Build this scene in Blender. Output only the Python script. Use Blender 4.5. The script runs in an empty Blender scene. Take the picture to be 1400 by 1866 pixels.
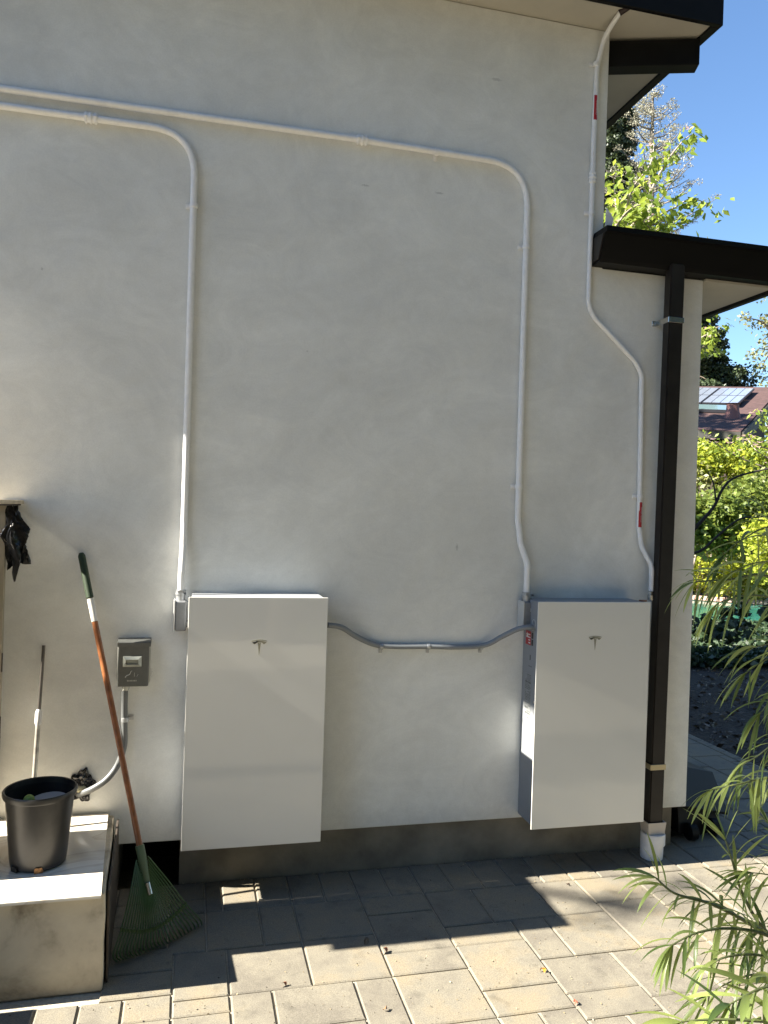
import bpy, bmesh, math, random
import numpy as np
from mathutils import Vector, Matrix
R = math.radians
S = bpy.context.scene
COL = S.collection

# ------------------------------------------------------------------ camera
FPX = 1430.57
CR = Vector((0.97043897, -0.23918967, 0.03219472))
CU = Vector((-0.03086946, 0.00928578, 0.99948029))
CF = Vector((0.23936431, 0.97092846, -0.00162763))
CC = Vector((0.0, -3.67802, 1.74292))
cam_d = bpy.data.cameras.new('camera')
cam = bpy.data.objects.new('camera', cam_d); COL.objects.link(cam)
m = Matrix.Identity(4)
for i in range(3):
    m[i][0] = CR[i]; m[i][1] = CU[i]; m[i][2] = -CF[i]; m[i][3] = CC[i]
cam.matrix_world = m
cam_d.sensor_fit = 'VERTICAL'; cam_d.sensor_height = 36.0
cam_d.lens = FPX / 1866 * 36.0
cam_d.clip_start = 0.05; cam_d.clip_end = 500
S.camera = cam

def ray(px, py): return CF + CR * ((px - 700) / FPX) - CU * ((py - 933) / FPX)
def at(px, py, ax, val):
    d = ray(px, py); t = (val - CC[ax]) / d[ax]; return CC + d * t
def far(px, py, dist): return CC + ray(px, py) * dist

# ------------------------------------------------------------------ world, sun, exposure
SUN_T = 0.745; SUN_K = -0.007
sv = Vector((-1, SUN_K, SUN_T)).normalized()
world = bpy.data.worlds.new('World'); S.world = world; world.use_nodes = True
nt = world.node_tree; bg = nt.nodes['Background']
sky = nt.nodes.new('ShaderNodeTexSky'); sky.sky_type = 'NISHITA'; sky.sun_disc = False
sky.sun_elevation = math.asin(sv.z); sky.sun_rotation = math.atan2(sv.x, sv.y)
sky.air_density = 1.15; sky.dust_density = 0.0; sky.ozone_density = 6.0
nt.links.new(sky.outputs[0], bg.inputs[0]); bg.inputs[1].default_value = 0.05
sd = bpy.data.lights.new('sun', 'SUN'); sd.energy = 5.0; sd.angle = R(0.53); sd.color = (1.0, 0.94, 0.82)
so = bpy.data.objects.new('sun', sd); COL.objects.link(so)
so.rotation_euler = sv.to_track_quat('Z', 'Y').to_euler()
S.view_settings.view_transform = 'Standard'; S.view_settings.look = 'None'
S.view_settings.gamma = 1; S.view_settings.use_curve_mapping = False
S.view_settings.exposure = 2.32

# ------------------------------------------------------------------ materials
MATS = {}
def mat(name, col, rough=0.6, metal=0.0, noise=None, bump=None, spec=None, coat=0, rnd=0, trans=0, extra=None):
    """noise=(scale, amount, detail) ; bump=(scale, strength, distance)"""
    if name in MATS: return MATS[name]
    mt = bpy.data.materials.new(name); mt.use_nodes = True
    n = mt.node_tree; b = n.nodes['Principled BSDF']; L = n.links
    b.inputs['Roughness'].default_value = rough; b.inputs['Metallic'].default_value = metal
    if spec is not None: b.inputs['Specular IOR Level'].default_value = spec
    if coat: b.inputs['Coat Weight'].default_value = coat; b.inputs['Coat Roughness'].default_value = 0.02
    c4 = (*col, 1)
    b.inputs['Base Color'].default_value = c4
    tc = n.nodes.new('ShaderNodeTexCoord')
    cur = None
    if noise:
        tx = n.nodes.new('ShaderNodeTexNoise'); tx.inputs['Scale'].default_value = noise[0]
        tx.inputs['Detail'].default_value = noise[2] if len(noise) > 2 else 5
        L.new(tc.outputs['Object'], tx.inputs['Vector'])
        mr = n.nodes.new('ShaderNodeMapRange'); mr.inputs['From Min'].default_value = 0.3; mr.inputs['From Max'].default_value = 0.7
        mr.inputs['To Min'].default_value = 1 - noise[1]; mr.inputs['To Max'].default_value = 1 + noise[1]
        L.new(tx.outputs[0], mr.inputs['Value']); cur = mr.outputs[0]
    if rnd:
        oi = n.nodes.new('ShaderNodeObjectInfo'); mr2 = n.nodes.new('ShaderNodeMapRange')
        mr2.inputs['To Min'].default_value = 1 - rnd; mr2.inputs['To Max'].default_value = 1 + rnd
        L.new(oi.outputs['Random'], mr2.inputs['Value'])
        if cur is None: cur = mr2.outputs[0]
        else:
            mm = n.nodes.new('ShaderNodeMath'); mm.operation = 'MULTIPLY'
            L.new(cur, mm.inputs[0]); L.new(mr2.outputs[0], mm.inputs[1]); cur = mm.outputs[0]
    if cur is not None:
        vm = n.nodes.new('ShaderNodeVectorMath'); vm.operation = 'SCALE'
        vm.inputs[0].default_value = col; L.new(cur, vm.inputs['Scale']); L.new(vm.outputs[0], b.inputs['Base Color'])
    if bump:
        tx = n.nodes.new('ShaderNodeTexNoise'); tx.inputs['Scale'].default_value = bump[0]; tx.inputs['Detail'].default_value = 4
        L.new(tc.outputs['Object'], tx.inputs['Vector'])
        bp = n.nodes.new('ShaderNodeBump'); bp.inputs['Strength'].default_value = bump[1]; bp.inputs['Distance'].default_value = bump[2]
        L.new(tx.outputs[0], bp.inputs['Height']); L.new(bp.outputs[0], b.inputs['Normal'])
    MATS[name] = mt
    return mt

def nd(n, t, **kw):
    x = n.nodes.new(t)
    for k, v in kw.items(): setattr(x, k, v)
    return x

def leaf_mat(name, c1, c2, trans=0.35, rough=0.5, scale=3.0):
    """foliage: two leaf colours mixed by a per-leaf random value, plus light through the blade"""
    if name in MATS: return MATS[name]
    mt = bpy.data.materials.new(name); mt.use_nodes = True
    n = mt.node_tree; L = n.links; b = n.nodes['Principled BSDF']; out = n.nodes['Material Output']
    at_ = nd(n, 'ShaderNodeAttribute'); at_.attribute_name = 'rnd'
    mx = nd(n, 'ShaderNodeMix', data_type='RGBA')
    mx.inputs[6].default_value = (*c1, 1); mx.inputs[7].default_value = (*c2, 1)
    L.new(at_.outputs['Fac'], mx.inputs[0]); L.new(mx.outputs[2], b.inputs['Base Color'])
    b.inputs['Roughness'].default_value = rough
    tr = nd(n, 'ShaderNodeBsdfTranslucent')
    hs = nd(n, 'ShaderNodeHueSaturation'); hs.inputs['Value'].default_value = 1.5; hs.inputs['Hue'].default_value = 0.48
    L.new(mx.outputs[2], hs.inputs['Color']); L.new(hs.outputs[0], tr.inputs['Color'])
    ms = nd(n, 'ShaderNodeMixShader'); ms.inputs[0].default_value = trans
    L.new(b.outputs[0], ms.inputs[1]); L.new(tr.outputs[0], ms.inputs[2]); L.new(ms.outputs[0], out.inputs['Surface'])
    MATS[name] = mt
    return mt

def stucco_mat():
    mt = bpy.data.materials.new('stucco'); mt.use_nodes = True
    n = mt.node_tree; L = n.links; b = n.nodes['Principled BSDF']
    tc = nd(n, 'ShaderNodeTexCoord')
    def noise(sc, det, rough=0.6, dist=0.0, vec=None):
        t = nd(n, 'ShaderNodeTexNoise'); t.inputs['Scale'].default_value = sc; t.inputs['Detail'].default_value = det
        t.inputs['Roughness'].default_value = rough; t.inputs['Distortion'].default_value = dist
        L.new(vec or tc.outputs['Object'], t.inputs['Vector']); return t.outputs[0]
    def mr(v, a, b_, c, d):
        x = nd(n, 'ShaderNodeMapRange'); x.inputs['From Min'].default_value = a; x.inputs['From Max'].default_value = b_
        x.inputs['To Min'].default_value = c; x.inputs['To Max'].default_value = d; L.new(v, x.inputs['Value']); return x.outputs[0]
    def mul(a, b_):
        x = nd(n, 'ShaderNodeMath', operation='MULTIPLY'); L.new(a, x.inputs[0]); L.new(b_, x.inputs[1]); return x.outputs[0]
    # long trowel strokes: the same noise read through a stretched, warped lookup
    mp = nd(n, 'ShaderNodeMapping'); mp.inputs['Scale'].default_value = (1.0, 1.0, 1.55); mp.inputs['Rotation'].default_value = (0, R(38), 0)
    L.new(tc.outputs['Object'], mp.inputs['Vector'])
    f = mul(mr(noise(0.8, 5, 0.62, 1.2), 0.3, 0.7, 0.87, 1.08), mr(noise(2.3, 8, 0.72, 2.2, mp.outputs[0]), 0.3, 0.72, 0.925, 1.06))
    f = mul(f, mr(noise(12, 6, 0.7, 0.8), 0.3, 0.7, 0.965, 1.03))
    f = mul(f, mr(noise(130, 3, 0.7), 0.3, 0.7, 0.955, 1.03))
    # scuffs and small stains
    spots = [((666, 338), 0.022, 0.005), ((801, 352), 0.026, 0.006), ((833, 997), 0.007, 0.018), ((905, 145), 0.03, 0.008), ((77, 490), 0.006, 0.006), ((270, 1225), 0.02, 0.03), ((560, 640), .005, .005)]
    sep = nd(n, 'ShaderNodeSeparateXYZ'); L.new(tc.outputs['Object'], sep.inputs[0])
    nz = noise(160, 3)
    for (p, rx, rz) in spots:
        w = at(*p, 1, 0)
        def ax(out, c, r):
            s = nd(n, 'ShaderNodeMath', operation='SUBTRACT'); L.new(out, s.inputs[0]); s.inputs[1].default_value = c
            d = nd(n, 'ShaderNodeMath', operation='DIVIDE'); L.new(s.outputs[0], d.inputs[0]); d.inputs[1].default_value = r
            q = nd(n, 'ShaderNodeMath', operation='MULTIPLY'); L.new(d.outputs[0], q.inputs[0]); L.new(d.outputs[0], q.inputs[1]); return q.outputs[0]
        a = nd(n, 'ShaderNodeMath', operation='ADD'); L.new(ax(sep.outputs['X'], w.x, rx), a.inputs[0]); L.new(ax(sep.outputs['Z'], w.z, rz), a.inputs[1])
        a2 = nd(n, 'ShaderNodeMath', operation='ADD'); L.new(a.outputs[0], a2.inputs[0]); L.new(mr(nz, 0.3, 0.7, -0.7, 0.9), a2.inputs[1])
        f = mul(f, mr(a2.outputs[0], 0.2, 1.2, 0.72, 1.0))
    # rain splash and dust on the lowest hand's breadth
    zz = nd(n, 'ShaderNodeMath', operation='MULTIPLY_ADD'); L.new(noise(16, 6, .7), zz.inputs[0]); zz.inputs[1].default_value = .22; L.new(sep.outputs['Z'], zz.inputs[2])
    f = mul(f, mr(zz.outputs[0], .30, .42, .84, 1.0))
    # hairline crack / pinholes
    vo = nd(n, 'ShaderNodeTexVoronoi'); vo.inputs['Scale'].default_value = 9; L.new(tc.outputs['Object'], vo.inputs['Vector'])
    f = mul(f, mr(vo.outputs['Distance'], 0.0, 0.03, 0.85, 1.0))
    vm = nd(n, 'ShaderNodeVectorMath', operation='SCALE'); vm.inputs[0].default_value = STUCCO; L.new(f, vm.inputs['Scale'])
    L.new(vm.outputs[0], b.inputs['Base Color']); b.inputs['Roughness'].default_value = 0.75; b.inputs['Specular IOR Level'].default_value = 0.25
    b1 = nd(n, 'ShaderNodeBump'); b1.inputs['Strength'].default_value = 0.6; b1.inputs['Distance'].default_value = 0.0015
    L.new(noise(230, 4, 0.7), b1.inputs['Height'])
    b2 = nd(n, 'ShaderNodeBump'); b2.inputs['Strength'].default_value = 0.8; b2.inputs['Distance'].default_value = 0.012
    L.new(noise(2.6, 3, 0.5, 0.6), b2.inputs['Height']); L.new(b1.outputs[0], b2.inputs['Normal'])
    L.new(b2.outputs[0], b.inputs['Normal'])
    return mt
STUCCO = (0.775, 0.775, 0.735)

def paver_mat():
    mt = bpy.data.materials.new('paver'); mt.use_nodes = True
    n = mt.node_tree; L = n.links; b = n.nodes['Principled BSDF']
    tc = nd(n, 'ShaderNodeTexCoord'); oi = nd(n, 'ShaderNodeObjectInfo')
    geo = nd(n, 'ShaderNodeNewGeometry')
    wn = nd(n, 'ShaderNodeTexNoise'); wn.inputs['Scale'].default_value = 4.6; wn.inputs['Detail'].default_value = 6; wn.inputs['Roughness'].default_value = .65
    L.new(geo.outputs['Position'], wn.inputs['Vector'])
    r1 = nd(n, 'ShaderNodeValToRGB'); r1.color_ramp.elements[0].position = 0.35; r1.color_ramp.elements[1].position = 0.68
    r1.color_ramp.elements[0].color = (0.142, 0.126, 0.100, 1); r1.color_ramp.elements[1].color = (0.214, 0.178, 0.122, 1)
    e = r1.color_ramp.elements.new(0.5); e.color = (0.182, 0.163, 0.126, 1)
    ad = nd(n, 'ShaderNodeMath', operation='MULTIPLY_ADD'); L.new(oi.outputs['Random'], ad.inputs[0]); ad.inputs[1].default_value = 0.16; ad.inputs[2].default_value = -0.08
    a2 = nd(n, 'ShaderNodeMath', operation='ADD'); L.new(wn.outputs[0], a2.inputs[0]); L.new(ad.outputs[0], a2.inputs[1]); L.new(a2.outputs[0], r1.inputs[0])
    fine = nd(n, 'ShaderNodeTexNoise'); fine.inputs['Scale'].default_value = 260; fine.inputs['Detail'].default_value = 2
    L.new(geo.outputs['Position'], fine.inputs['Vector'])
    mr = nd(n, 'ShaderNodeMapRange'); mr.inputs['From Min'].default_value = .3; mr.inputs['From Max'].default_value = .7; mr.inputs['To Min'].default_value = .70; mr.inputs['To Max'].default_value = 1.22
    L.new(fine.outputs[0], mr.inputs['Value'])
    # scattered dark stains
    st = nd(n, 'ShaderNodeTexNoise'); st.inputs['Scale'].default_value = 11; st.inputs['Detail'].default_value = 5; L.new(geo.outputs['Position'], st.inputs['Vector'])
    m2 = nd(n, 'ShaderNodeMapRange'); m2.inputs['From Min'].default_value = .60; m2.inputs['From Max'].default_value = .75; m2.inputs['To Min'].default_value = 1; m2.inputs['To Max'].default_value = .66
    L.new(st.outputs[0], m2.inputs['Value'])
    mu = nd(n, 'ShaderNodeMath', operation='MULTIPLY'); L.new(mr.outputs[0], mu.inputs[0]); L.new(m2.outputs[0], mu.inputs[1])
    vm = nd(n, 'ShaderNodeVectorMath', operation='SCALE'); L.new(r1.outputs[0], vm.inputs[0]); L.new(mu.outputs[0], vm.inputs['Scale'])
    L.new(vm.outputs[0], b.inputs['Base Color']); b.inputs['Roughness'].default_value = 0.8
    bp = nd(n, 'ShaderNodeBump'); bp.inputs['Strength'].default_value = .5; bp.inputs['Distance'].default_value = .0012; L.new(fine.outputs[0], bp.inputs['Height'])
    L.new(bp.outputs[0], b.inputs['Normal'])
    return mt

def marble_mat():
    mt = bpy.data.materials.new('cream_marble'); mt.use_nodes = True
    n = mt.node_tree; L = n.links; b = n.nodes['Principled BSDF']
    tc = nd(n, 'ShaderNodeTexCoord')
    t = nd(n, 'ShaderNodeTexNoise'); t.inputs['Scale'].default_value = 3.0; t.inputs['Detail'].default_value = 8; t.inputs['Distortion'].default_value = 2.0
    L.new(tc.outputs['Object'], t.inputs['Vector'])
    r = nd(n, 'ShaderNodeValToRGB'); cr = r.color_ramp
    cr.elements[0].position = .36; cr.elements[0].color = (.66, .58, .46, 1); cr.elements[1].position = .60; cr.elements[1].color = (.74, .68, .58, 1)
    for p, c in ((.44, (.72, .66, .56, 1)), (.49, (.60, .52, .42, 1)), (.52, (.74, .68, .58, 1))):
        e = cr.elements.new(p); e.color = c
    L.new(t.outputs[0], r.inputs[0]); L.new(r.outputs[0], b.inputs['Base Color']); b.inputs['Roughness'].default_value = .14
    return mt

def block_mat():
    mt = bpy.data.materials.new('weathered_limestone'); mt.use_nodes = True
    n = mt.node_tree; L = n.links; b = n.nodes['Principled BSDF']
    tc = nd(n, 'ShaderNodeTexCoord')
    t = nd(n, 'ShaderNodeTexNoise'); t.inputs['Scale'].default_value = 5; t.inputs['Detail'].default_value = 9; t.inputs['Distortion'].default_value = .25; t.inputs['Roughness'].default_value = .62
    L.new(tc.outputs['Object'], t.inputs['Vector'])
    r = nd(n, 'ShaderNodeValToRGB'); cr = r.color_ramp
    cr.elements[0].position = .30; cr.elements[0].color = (.16, .13, .09, 1); cr.elements[1].position = .62; cr.elements[1].color = (.60, .53, .40, 1)
    e = cr.elements.new(.42); e.color = (.44, .38, .28, 1); e = cr.elements.new(.5); e.color = (.55, .48, .36, 1)
    L.new(t.outputs[0], r.inputs[0])
    # dirt splashed up from the paving
    sep = nd(n, 'ShaderNodeSeparateXYZ'); L.new(tc.outputs['Object'], sep.inputs[0])
    ad = nd(n, 'ShaderNodeMath', operation='MULTIPLY_ADD'); L.new(t.outputs[0], ad.inputs[0]); ad.inputs[1].default_value = .16; L.new(sep.outputs['Z'], ad.inputs[2])
    mr = nd(n, 'ShaderNodeMapRange'); mr.inputs['From Min'].default_value = .07; mr.inputs['From Max'].default_value = .2; mr.inputs['To Min'].default_value = .55; mr.inputs['To Max'].default_value = 1
    L.new(ad.outputs[0], mr.inputs['Value'])
    vm = nd(n, 'ShaderNodeVectorMath', operation='SCALE'); L.new(r.outputs[0], vm.inputs[0]); L.new(mr.outputs[0], vm.inputs['Scale'])
    L.new(vm.outputs[0], b.inputs['Base Color']); b.inputs['Roughness'].default_value = .7
    bp = nd(n, 'ShaderNodeBump'); bp.inputs['Strength'].default_value = .5; bp.inputs['Distance'].default_value = .006; L.new(t.outputs[0], bp.inputs['Height']); L.new(bp.outputs[0], b.inputs['Normal'])
    return mt

M_STUCCO = stucco_mat(); M_PAVER = paver_mat(); M_MARBLE = marble_mat(); M_BLOCK = block_mat()
M_PLINTH = mat('dark_concrete_plinth', (.175, .155, .12), .85, noise=(7, .28, 8), bump=(60, .5, .003))
M_SOFFIT = mat('soffit_paint', (.46, .43, .36), .8, noise=(6, .05), bump=(120, .2, .001))
M_FASCIA = mat('black_painted_fascia', (.005, .005, .005), .55, spec=.2, noise=(12, .3), bump=(90, .2, .001))
M_GUTTER = mat('black_gutter_metal', (.003, .0028, .0028), .5, spec=.2, noise=(8, .2))
M_SPOUT = mat('dark_bronze_downspout', (.019, .016, .0138), .4, noise=(14, .25), spec=.3)
M_WHITEPIPE = mat('white_painted_conduit', (.82, .81, .79), .45, noise=(40, .04), bump=(120, .1, .0006))
M_GALV = mat('galvanised_steel', (.42, .43, .44), .42, .75, noise=(60, .15))
M_STEEL = mat('shiny_steel', (.62, .60, .56), .25, 1.0, noise=(40, .1))
M_JBOX = mat('grey_cast_box', (.22, .225, .23), .5, .25, noise=(50, .08))
M_LIDG = mat('pale_box_cover', (.55, .55, .53), .45, .2)
M_CASE = mat('battery_case_grey', (.24, .25, .26), .5, noise=(5, .03))
M_CASEW = mat('battery_case_edge', (.60, .61, .60), .4)
M_PANEL = mat('glossy_white_panel', (.67, .66, .615), .35, noise=(3, .012), coat=1)
M_PANEL.node_tree.nodes['Principled BSDF'].inputs['Coat IOR'].default_value = 1.5; M_PANEL.node_tree.nodes['Principled BSDF'].inputs['Coat Roughness'].default_value = .05
M_EMBLEM = mat('emblem_grey', (.27, .265, .21), .3, .6)
M_RED = mat('red_label', (.42, .012, .02), .4)
M_WHITE = mat('white_print', (.72, .70, .68), .5)
M_BLACK = mat('black_print', (.01, .01, .01), .5)
M_LABELG = mat('grey_label', (.26, .27, .27), .5)
M_PRINT = mat('label_print', (.10, .105, .105), .5)
M_FLEX = mat('grey_flexible_conduit', (.20, .215, .23), .45, noise=(30, .06))
M_METER = mat('grey_green_cast_lid', (.10, .103, .096), .4, .3, noise=(40, .08))
M_METERL = mat('box_flange', (.42, .42, .38), .4, .4)
M_BAG = mat('black_plastic_film', (.008, .008, .009), .22, spec=.6)
M_POT = mat('black_nursery_plastic', (.020, .019, .018), .36, noise=(30, .25, 8), bump=(180, .15, .0008))
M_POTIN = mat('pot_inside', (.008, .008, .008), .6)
M_DISC = mat('blue_grey_lid', (.24, .27, .31), .5)
M_GREENB = mat('green_ball', (.22, .30, .05), .5, noise=(60, .2))
M_WOOD = mat('varnished_handle', (.24, .085, .028), .35, noise=(25, .35, 8), bump=(60, .2, .001))
M_GRIP = mat('dark_green_grip', (.018, .035, .012), .6, bump=(300, .5, .001))
M_RAKE = mat('green_rake_plastic', (.035, .075, .018), .45)
M_RAKEP = mat('sage_rake_socket', (.09, .125, .06), .45)
M_PVC = mat('white_pvc', (.66, .66, .67), .4, noise=(20, .05))
M_ADPT = mat('beige_adapter', (.50, .45, .40), .5)
M_CAB = mat('cream_cabinet', (.42, .37, .28), .5, noise=(5, .05))
M_BOARD = mat('weathered_board', (.50, .42, .30), .6, noise=(18, .2, 8), bump=(50, .3, .002))
M_DARKBOARD = mat('dark_board', (.05, .038, .028), .7, noise=(20, .3))
M_SOIL = mat('bark_mulch', (.035, .024, .016), .95, noise=(30, .6, 8), bump=(30, 1, .03))
M_GROUND = mat('garden_soil', (.06, .05, .03), .95, noise=(4, .3, 8), bump=(20, 1, .03))
M_SAND = mat('joint_sand', (.40, .36, .28), .95, noise=(80, .2), bump=(200, .5, .002))
M_BARK = mat('tree_bark', (.09, .07, .05), .9, noise=(12, .4, 8), bump=(14, 1, .03))
M_BARKL = mat('pale_bark', (.30, .25, .21), .85, noise=(12, .25, 8))
M_BARKD = mat('dark_branch', (.03, .025, .02), .8)
M_TWIG = mat('green_twig', (.10, .12, .045), .6)
M_CRAWL = mat('crawlspace_shade_black', (.004, .004, .004), .9)  # near-black colour stands in for the darkness inside the opening

# ------------------------------------------------------------------ mesh helpers
def link(o, parent=None):
    COL.objects.link(o)
    if parent is not None: o.parent = parent
    return o
def tag(o, label=None, cat=None, group=None, kind=None):
    if label: o['label'] = label
    if cat: o['category'] = cat
    if group: o['group'] = group
    if kind: o['kind'] = kind
    return o
def thing(name, label, cat, loc=(0, 0, 0), group=None):
    o = bpy.data.objects.new(name, None); o.empty_display_size = .1; o.location = loc
    return tag(link(o), label, cat, group)
def fin(name, bm, material, parent=None, smooth=False, label=None):
    """world-space bmesh -> ONE mesh object, kept in place under its parent"""
    me = bpy.data.meshes.new(name); bm.normal_update(); bm.to_mesh(me); bm.free()
    for mt in (material if isinstance(material, (list, tuple)) else [material]): me.materials.append(mt)
    if smooth:
        for p in me.polygons: p.use_smooth = True
        try: me.set_sharp_from_angle(angle=R(38))
        except Exception: pass
    o = bpy.data.objects.new(name, me); link(o, parent)
    if smooth:
        wn = o.modifiers.new('weighted_normals', 'WEIGHTED_NORMAL'); wn.keep_sharp = True; wn.weight = 90
    if parent is not None:
        w = Vector((0, 0, 0)); p = parent
        while p is not None: w += p.location; p = p.parent
        me.transform(Matrix.Translation(-w))
    if label: o['label'] = label
    return o
def box(bm, x0, x1, y0, y1, z0, z1, bev=0.0, seg=2):
    vs = [bm.verts.new((x, y, z)) for x in (x0, x1) for y in (y0, y1) for z in (z0, z1)]
    fs = [bm.faces.new([vs[i] for i in f]) for f in ((0, 1, 3, 2), (4, 6, 7, 5), (0, 4, 5, 1), (2, 3, 7, 6), (0, 2, 6, 4), (1, 5, 7, 3))]
    if bev:
        es = list({e for f in fs for e in f.edges})
        bmesh.ops.bevel(bm, geom=es, offset=bev, segments=seg, affect='EDGES', profile=.5)
    return bm
def prism(bm, base, vec, bev=0):
    """polygon (list of 3D points) extruded along vec"""
    a = [bm.verts.new(p) for p in base]; b = [bm.verts.new(Vector(p) + Vector(vec)) for p in base]
    n = len(a); fs = [bm.faces.new(a[::-1]), bm.faces.new(b)]
    for i in range(n): fs.append(bm.faces.new((a[i], a[(i + 1) % n], b[(i + 1) % n], b[i])))
    bmesh.ops.recalc_face_normals(bm, faces=fs)
    if bev: bmesh.ops.bevel(bm, geom=list({e for f in fs for e in f.edges}), offset=bev, segments=2, affect='EDGES', profile=.5)
    return bm
def fillet(pts, rad, seg=8):
    pts = [Vector(p) for p in pts]; out = [pts[0]]
    for i in range(1, len(pts) - 1):
        p, a, b = pts[i], pts[i - 1], pts[i + 1]
        r = rad[i] if isinstance(rad, (list, tuple)) else rad
        u = (a - p); v = (b - p); lu, lv = u.length, v.length; u.normalize(); v.normalize()
        ang = u.angle(v)
        if r <= 0 or ang > math.pi - .02: out.append(p); continue
        d = min(r / math.tan(ang / 2), lu * .49, lv * .49)
        p0 = p + u * d; p1 = p + v * d
        for k in range(seg + 1):
            t = k / seg; out.append(p0 * (1 - t) ** 2 + p * 2 * t * (1 - t) + p1 * t * t)
    out.append(pts[-1]); return out
def tube(bm, path, r, n=12, caps=True):
    path = [Vector(p) for p in path]; rr = r if isinstance(r, (list, tuple)) else [r] * len(path)
    rings = []; prev = None
    for i, p in enumerate(path):
        t = (path[min(i + 1, len(path) - 1)] - path[max(i - 1, 0)])
        if t.length < 1e-9: t = Vector((0, 0, 1))
        t.normalize()
        if prev is None: ref = Vector((0, 0, 1)) if abs(t.z) < .9 else Vector((0, 1, 0)); a = t.cross(ref).normalized()
        else: a = (prev - t * prev.dot(t)).normalized()
        prev = a; b = t.cross(a)
        rings.append([bm.verts.new(p + (a * math.cos(2 * math.pi * k / n) + b * math.sin(2 * math.pi * k / n)) * rr[i]) for k in range(n)])
    for i in range(len(rings) - 1):
        for k in range(n): bm.faces.new((rings[i][k], rings[i][(k + 1) % n], rings[i + 1][(k + 1) % n], rings[i + 1][k]))
    if caps: bm.faces.new(rings[0][::-1]); bm.faces.new(rings[-1])
    return bm
def lathe(bm, prof, c, n=40, axis='Z', caps=(False, False)):
    rings = []
    for r, h in prof:
        ring = []
        for k in range(n):
            a = 2 * math.pi * k / n
            if axis == 'Z': v = (c[0] + r * math.cos(a), c[1] + r * math.sin(a), c[2] + h)
            elif axis == 'Y': v = (c[0] + r * math.cos(a), c[1] - h, c[2] + r * math.sin(a))
            else: v = (c[0] + h, c[1] + r * math.cos(a), c[2] + r * math.sin(a))
            ring.append(bm.verts.new(v))
        rings.append(ring)
    for i in range(len(rings) - 1):
        for k in range(n): bm.faces.new((rings[i][k], rings[i][(k + 1) % n], rings[i + 1][(k + 1) % n], rings[i + 1][k]))
    if caps[0]: bm.faces.new(rings[0][::-1])
    if caps[1]: bm.faces.new(rings[-1])
    bmesh.ops.recalc_face_normals(bm, faces=bm.faces[:])
    return bm
def BM(): return bmesh.new()

def quads(name, V, F, material, parent=None, rnd=None, kind=None):
    """fast mesh from numpy arrays; rnd = one value per face"""
    me = bpy.data.meshes.new(name)
    w = Vector((0, 0, 0)); p = parent
    while p is not None: w += p.location; p = p.parent
    V = np.asarray(V, dtype=np.float32).reshape(-1, 3) - np.array(w, dtype=np.float32)
    F = np.asarray(F, dtype=np.int32); k = F.shape[1]
    me.vertices.add(len(V)); me.vertices.foreach_set('co', V.ravel())
    me.loops.add(F.size); me.loops.foreach_set('vertex_index', F.ravel())
    me.polygons.add(len(F)); me.polygons.foreach_set('loop_start', np.arange(0, F.size, k, dtype=np.int32))
    me.update(calc_edges=True)
    if rnd is not None:
        a = me.attributes.new('rnd', 'FLOAT', 'FACE'); a.data.foreach_set('value', np.asarray(rnd, dtype=np.float32))
    me.materials.append(material)
    o = bpy.data.objects.new(name, me); link(o, parent)
    if kind: o['kind'] = kind
    return o

def leaf_cloud(rng, centers, radii, per, size, flat=0.6, droop=0.0):
    """rhombic leaves scattered through clumps"""
    C = np.repeat(np.asarray(centers, float), per, 0); Rr = np.repeat(np.asarray(radii, float).reshape(len(centers), -1), per, 0)
    n = len(C); d = rng.normal(size=(n, 3)); d /= np.linalg.norm(d, axis=1)[:, None]
    P = C + d * Rr * (rng.random((n, 1)) ** .45)
    a = rng.normal(size=(n, 3)); a[:, 2] = a[:, 2] * flat - droop; a /= np.linalg.norm(a, axis=1)[:, None]
    b = np.cross(a, rng.normal(size=(n, 3))); b /= np.linalg.norm(b, axis=1)[:, None]
    s = size * (.6 + .8 * rng.random((n, 1)))
    w = s * .3
    V = np.stack([P - a * s * .5, P + b * w, P + a * s * .5, P - b * w], 1).reshape(-1, 3)
    F = np.arange(4 * n).reshape(-1, 4)
    return V, F, rng.random(n)

# ------------------------------------------------------------------ ground and paving
bm = BM(); box(bm, -200, 200, -200, 300, -.9, -.05)
tag(fin('ground', bm, M_GROUND), 'dark garden ground running out beyond the patio', kind='structure')

UX, UY = .075, .0745; OX, OY = .19, -.247
pavement = bpy.data.objects.new('pavement', None); link(pavement); tag(pavement, 'beige concrete paver patio along the house', kind='structure')
bm = BM(); box(bm, -6.05, 4.03, -7, -.002, -.06, -.008); box(bm, -.3, 4.03, -.002, .035, -.06, -.008); box(bm, 2.55, 4.03, .035, 9, -.06, -.008)
fin('joint_sand', bm, M_SAND, pavement)
preset = [(-.11, .04, -.13, .03), (.04, .115, -.13, .03), (-.26, -.11, -.13, .03)]
xs1 = [.04, .19, .34, .49, .64, .79, .94, 1.09, 1.24, 1.39, 1.54, 1.69, 1.84, 1.99, 2.14, 2.29, 2.44]
P = []
def pc(x0, x1, y0, y1): P.append((x0, x1, min(y0, y1), max(y0, y1)))
for a, b in zip(xs1[1:-1], xs1[2:]): pc(a, b, -.247, .03)
pc(.115, .19, -.247, .03)
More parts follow.
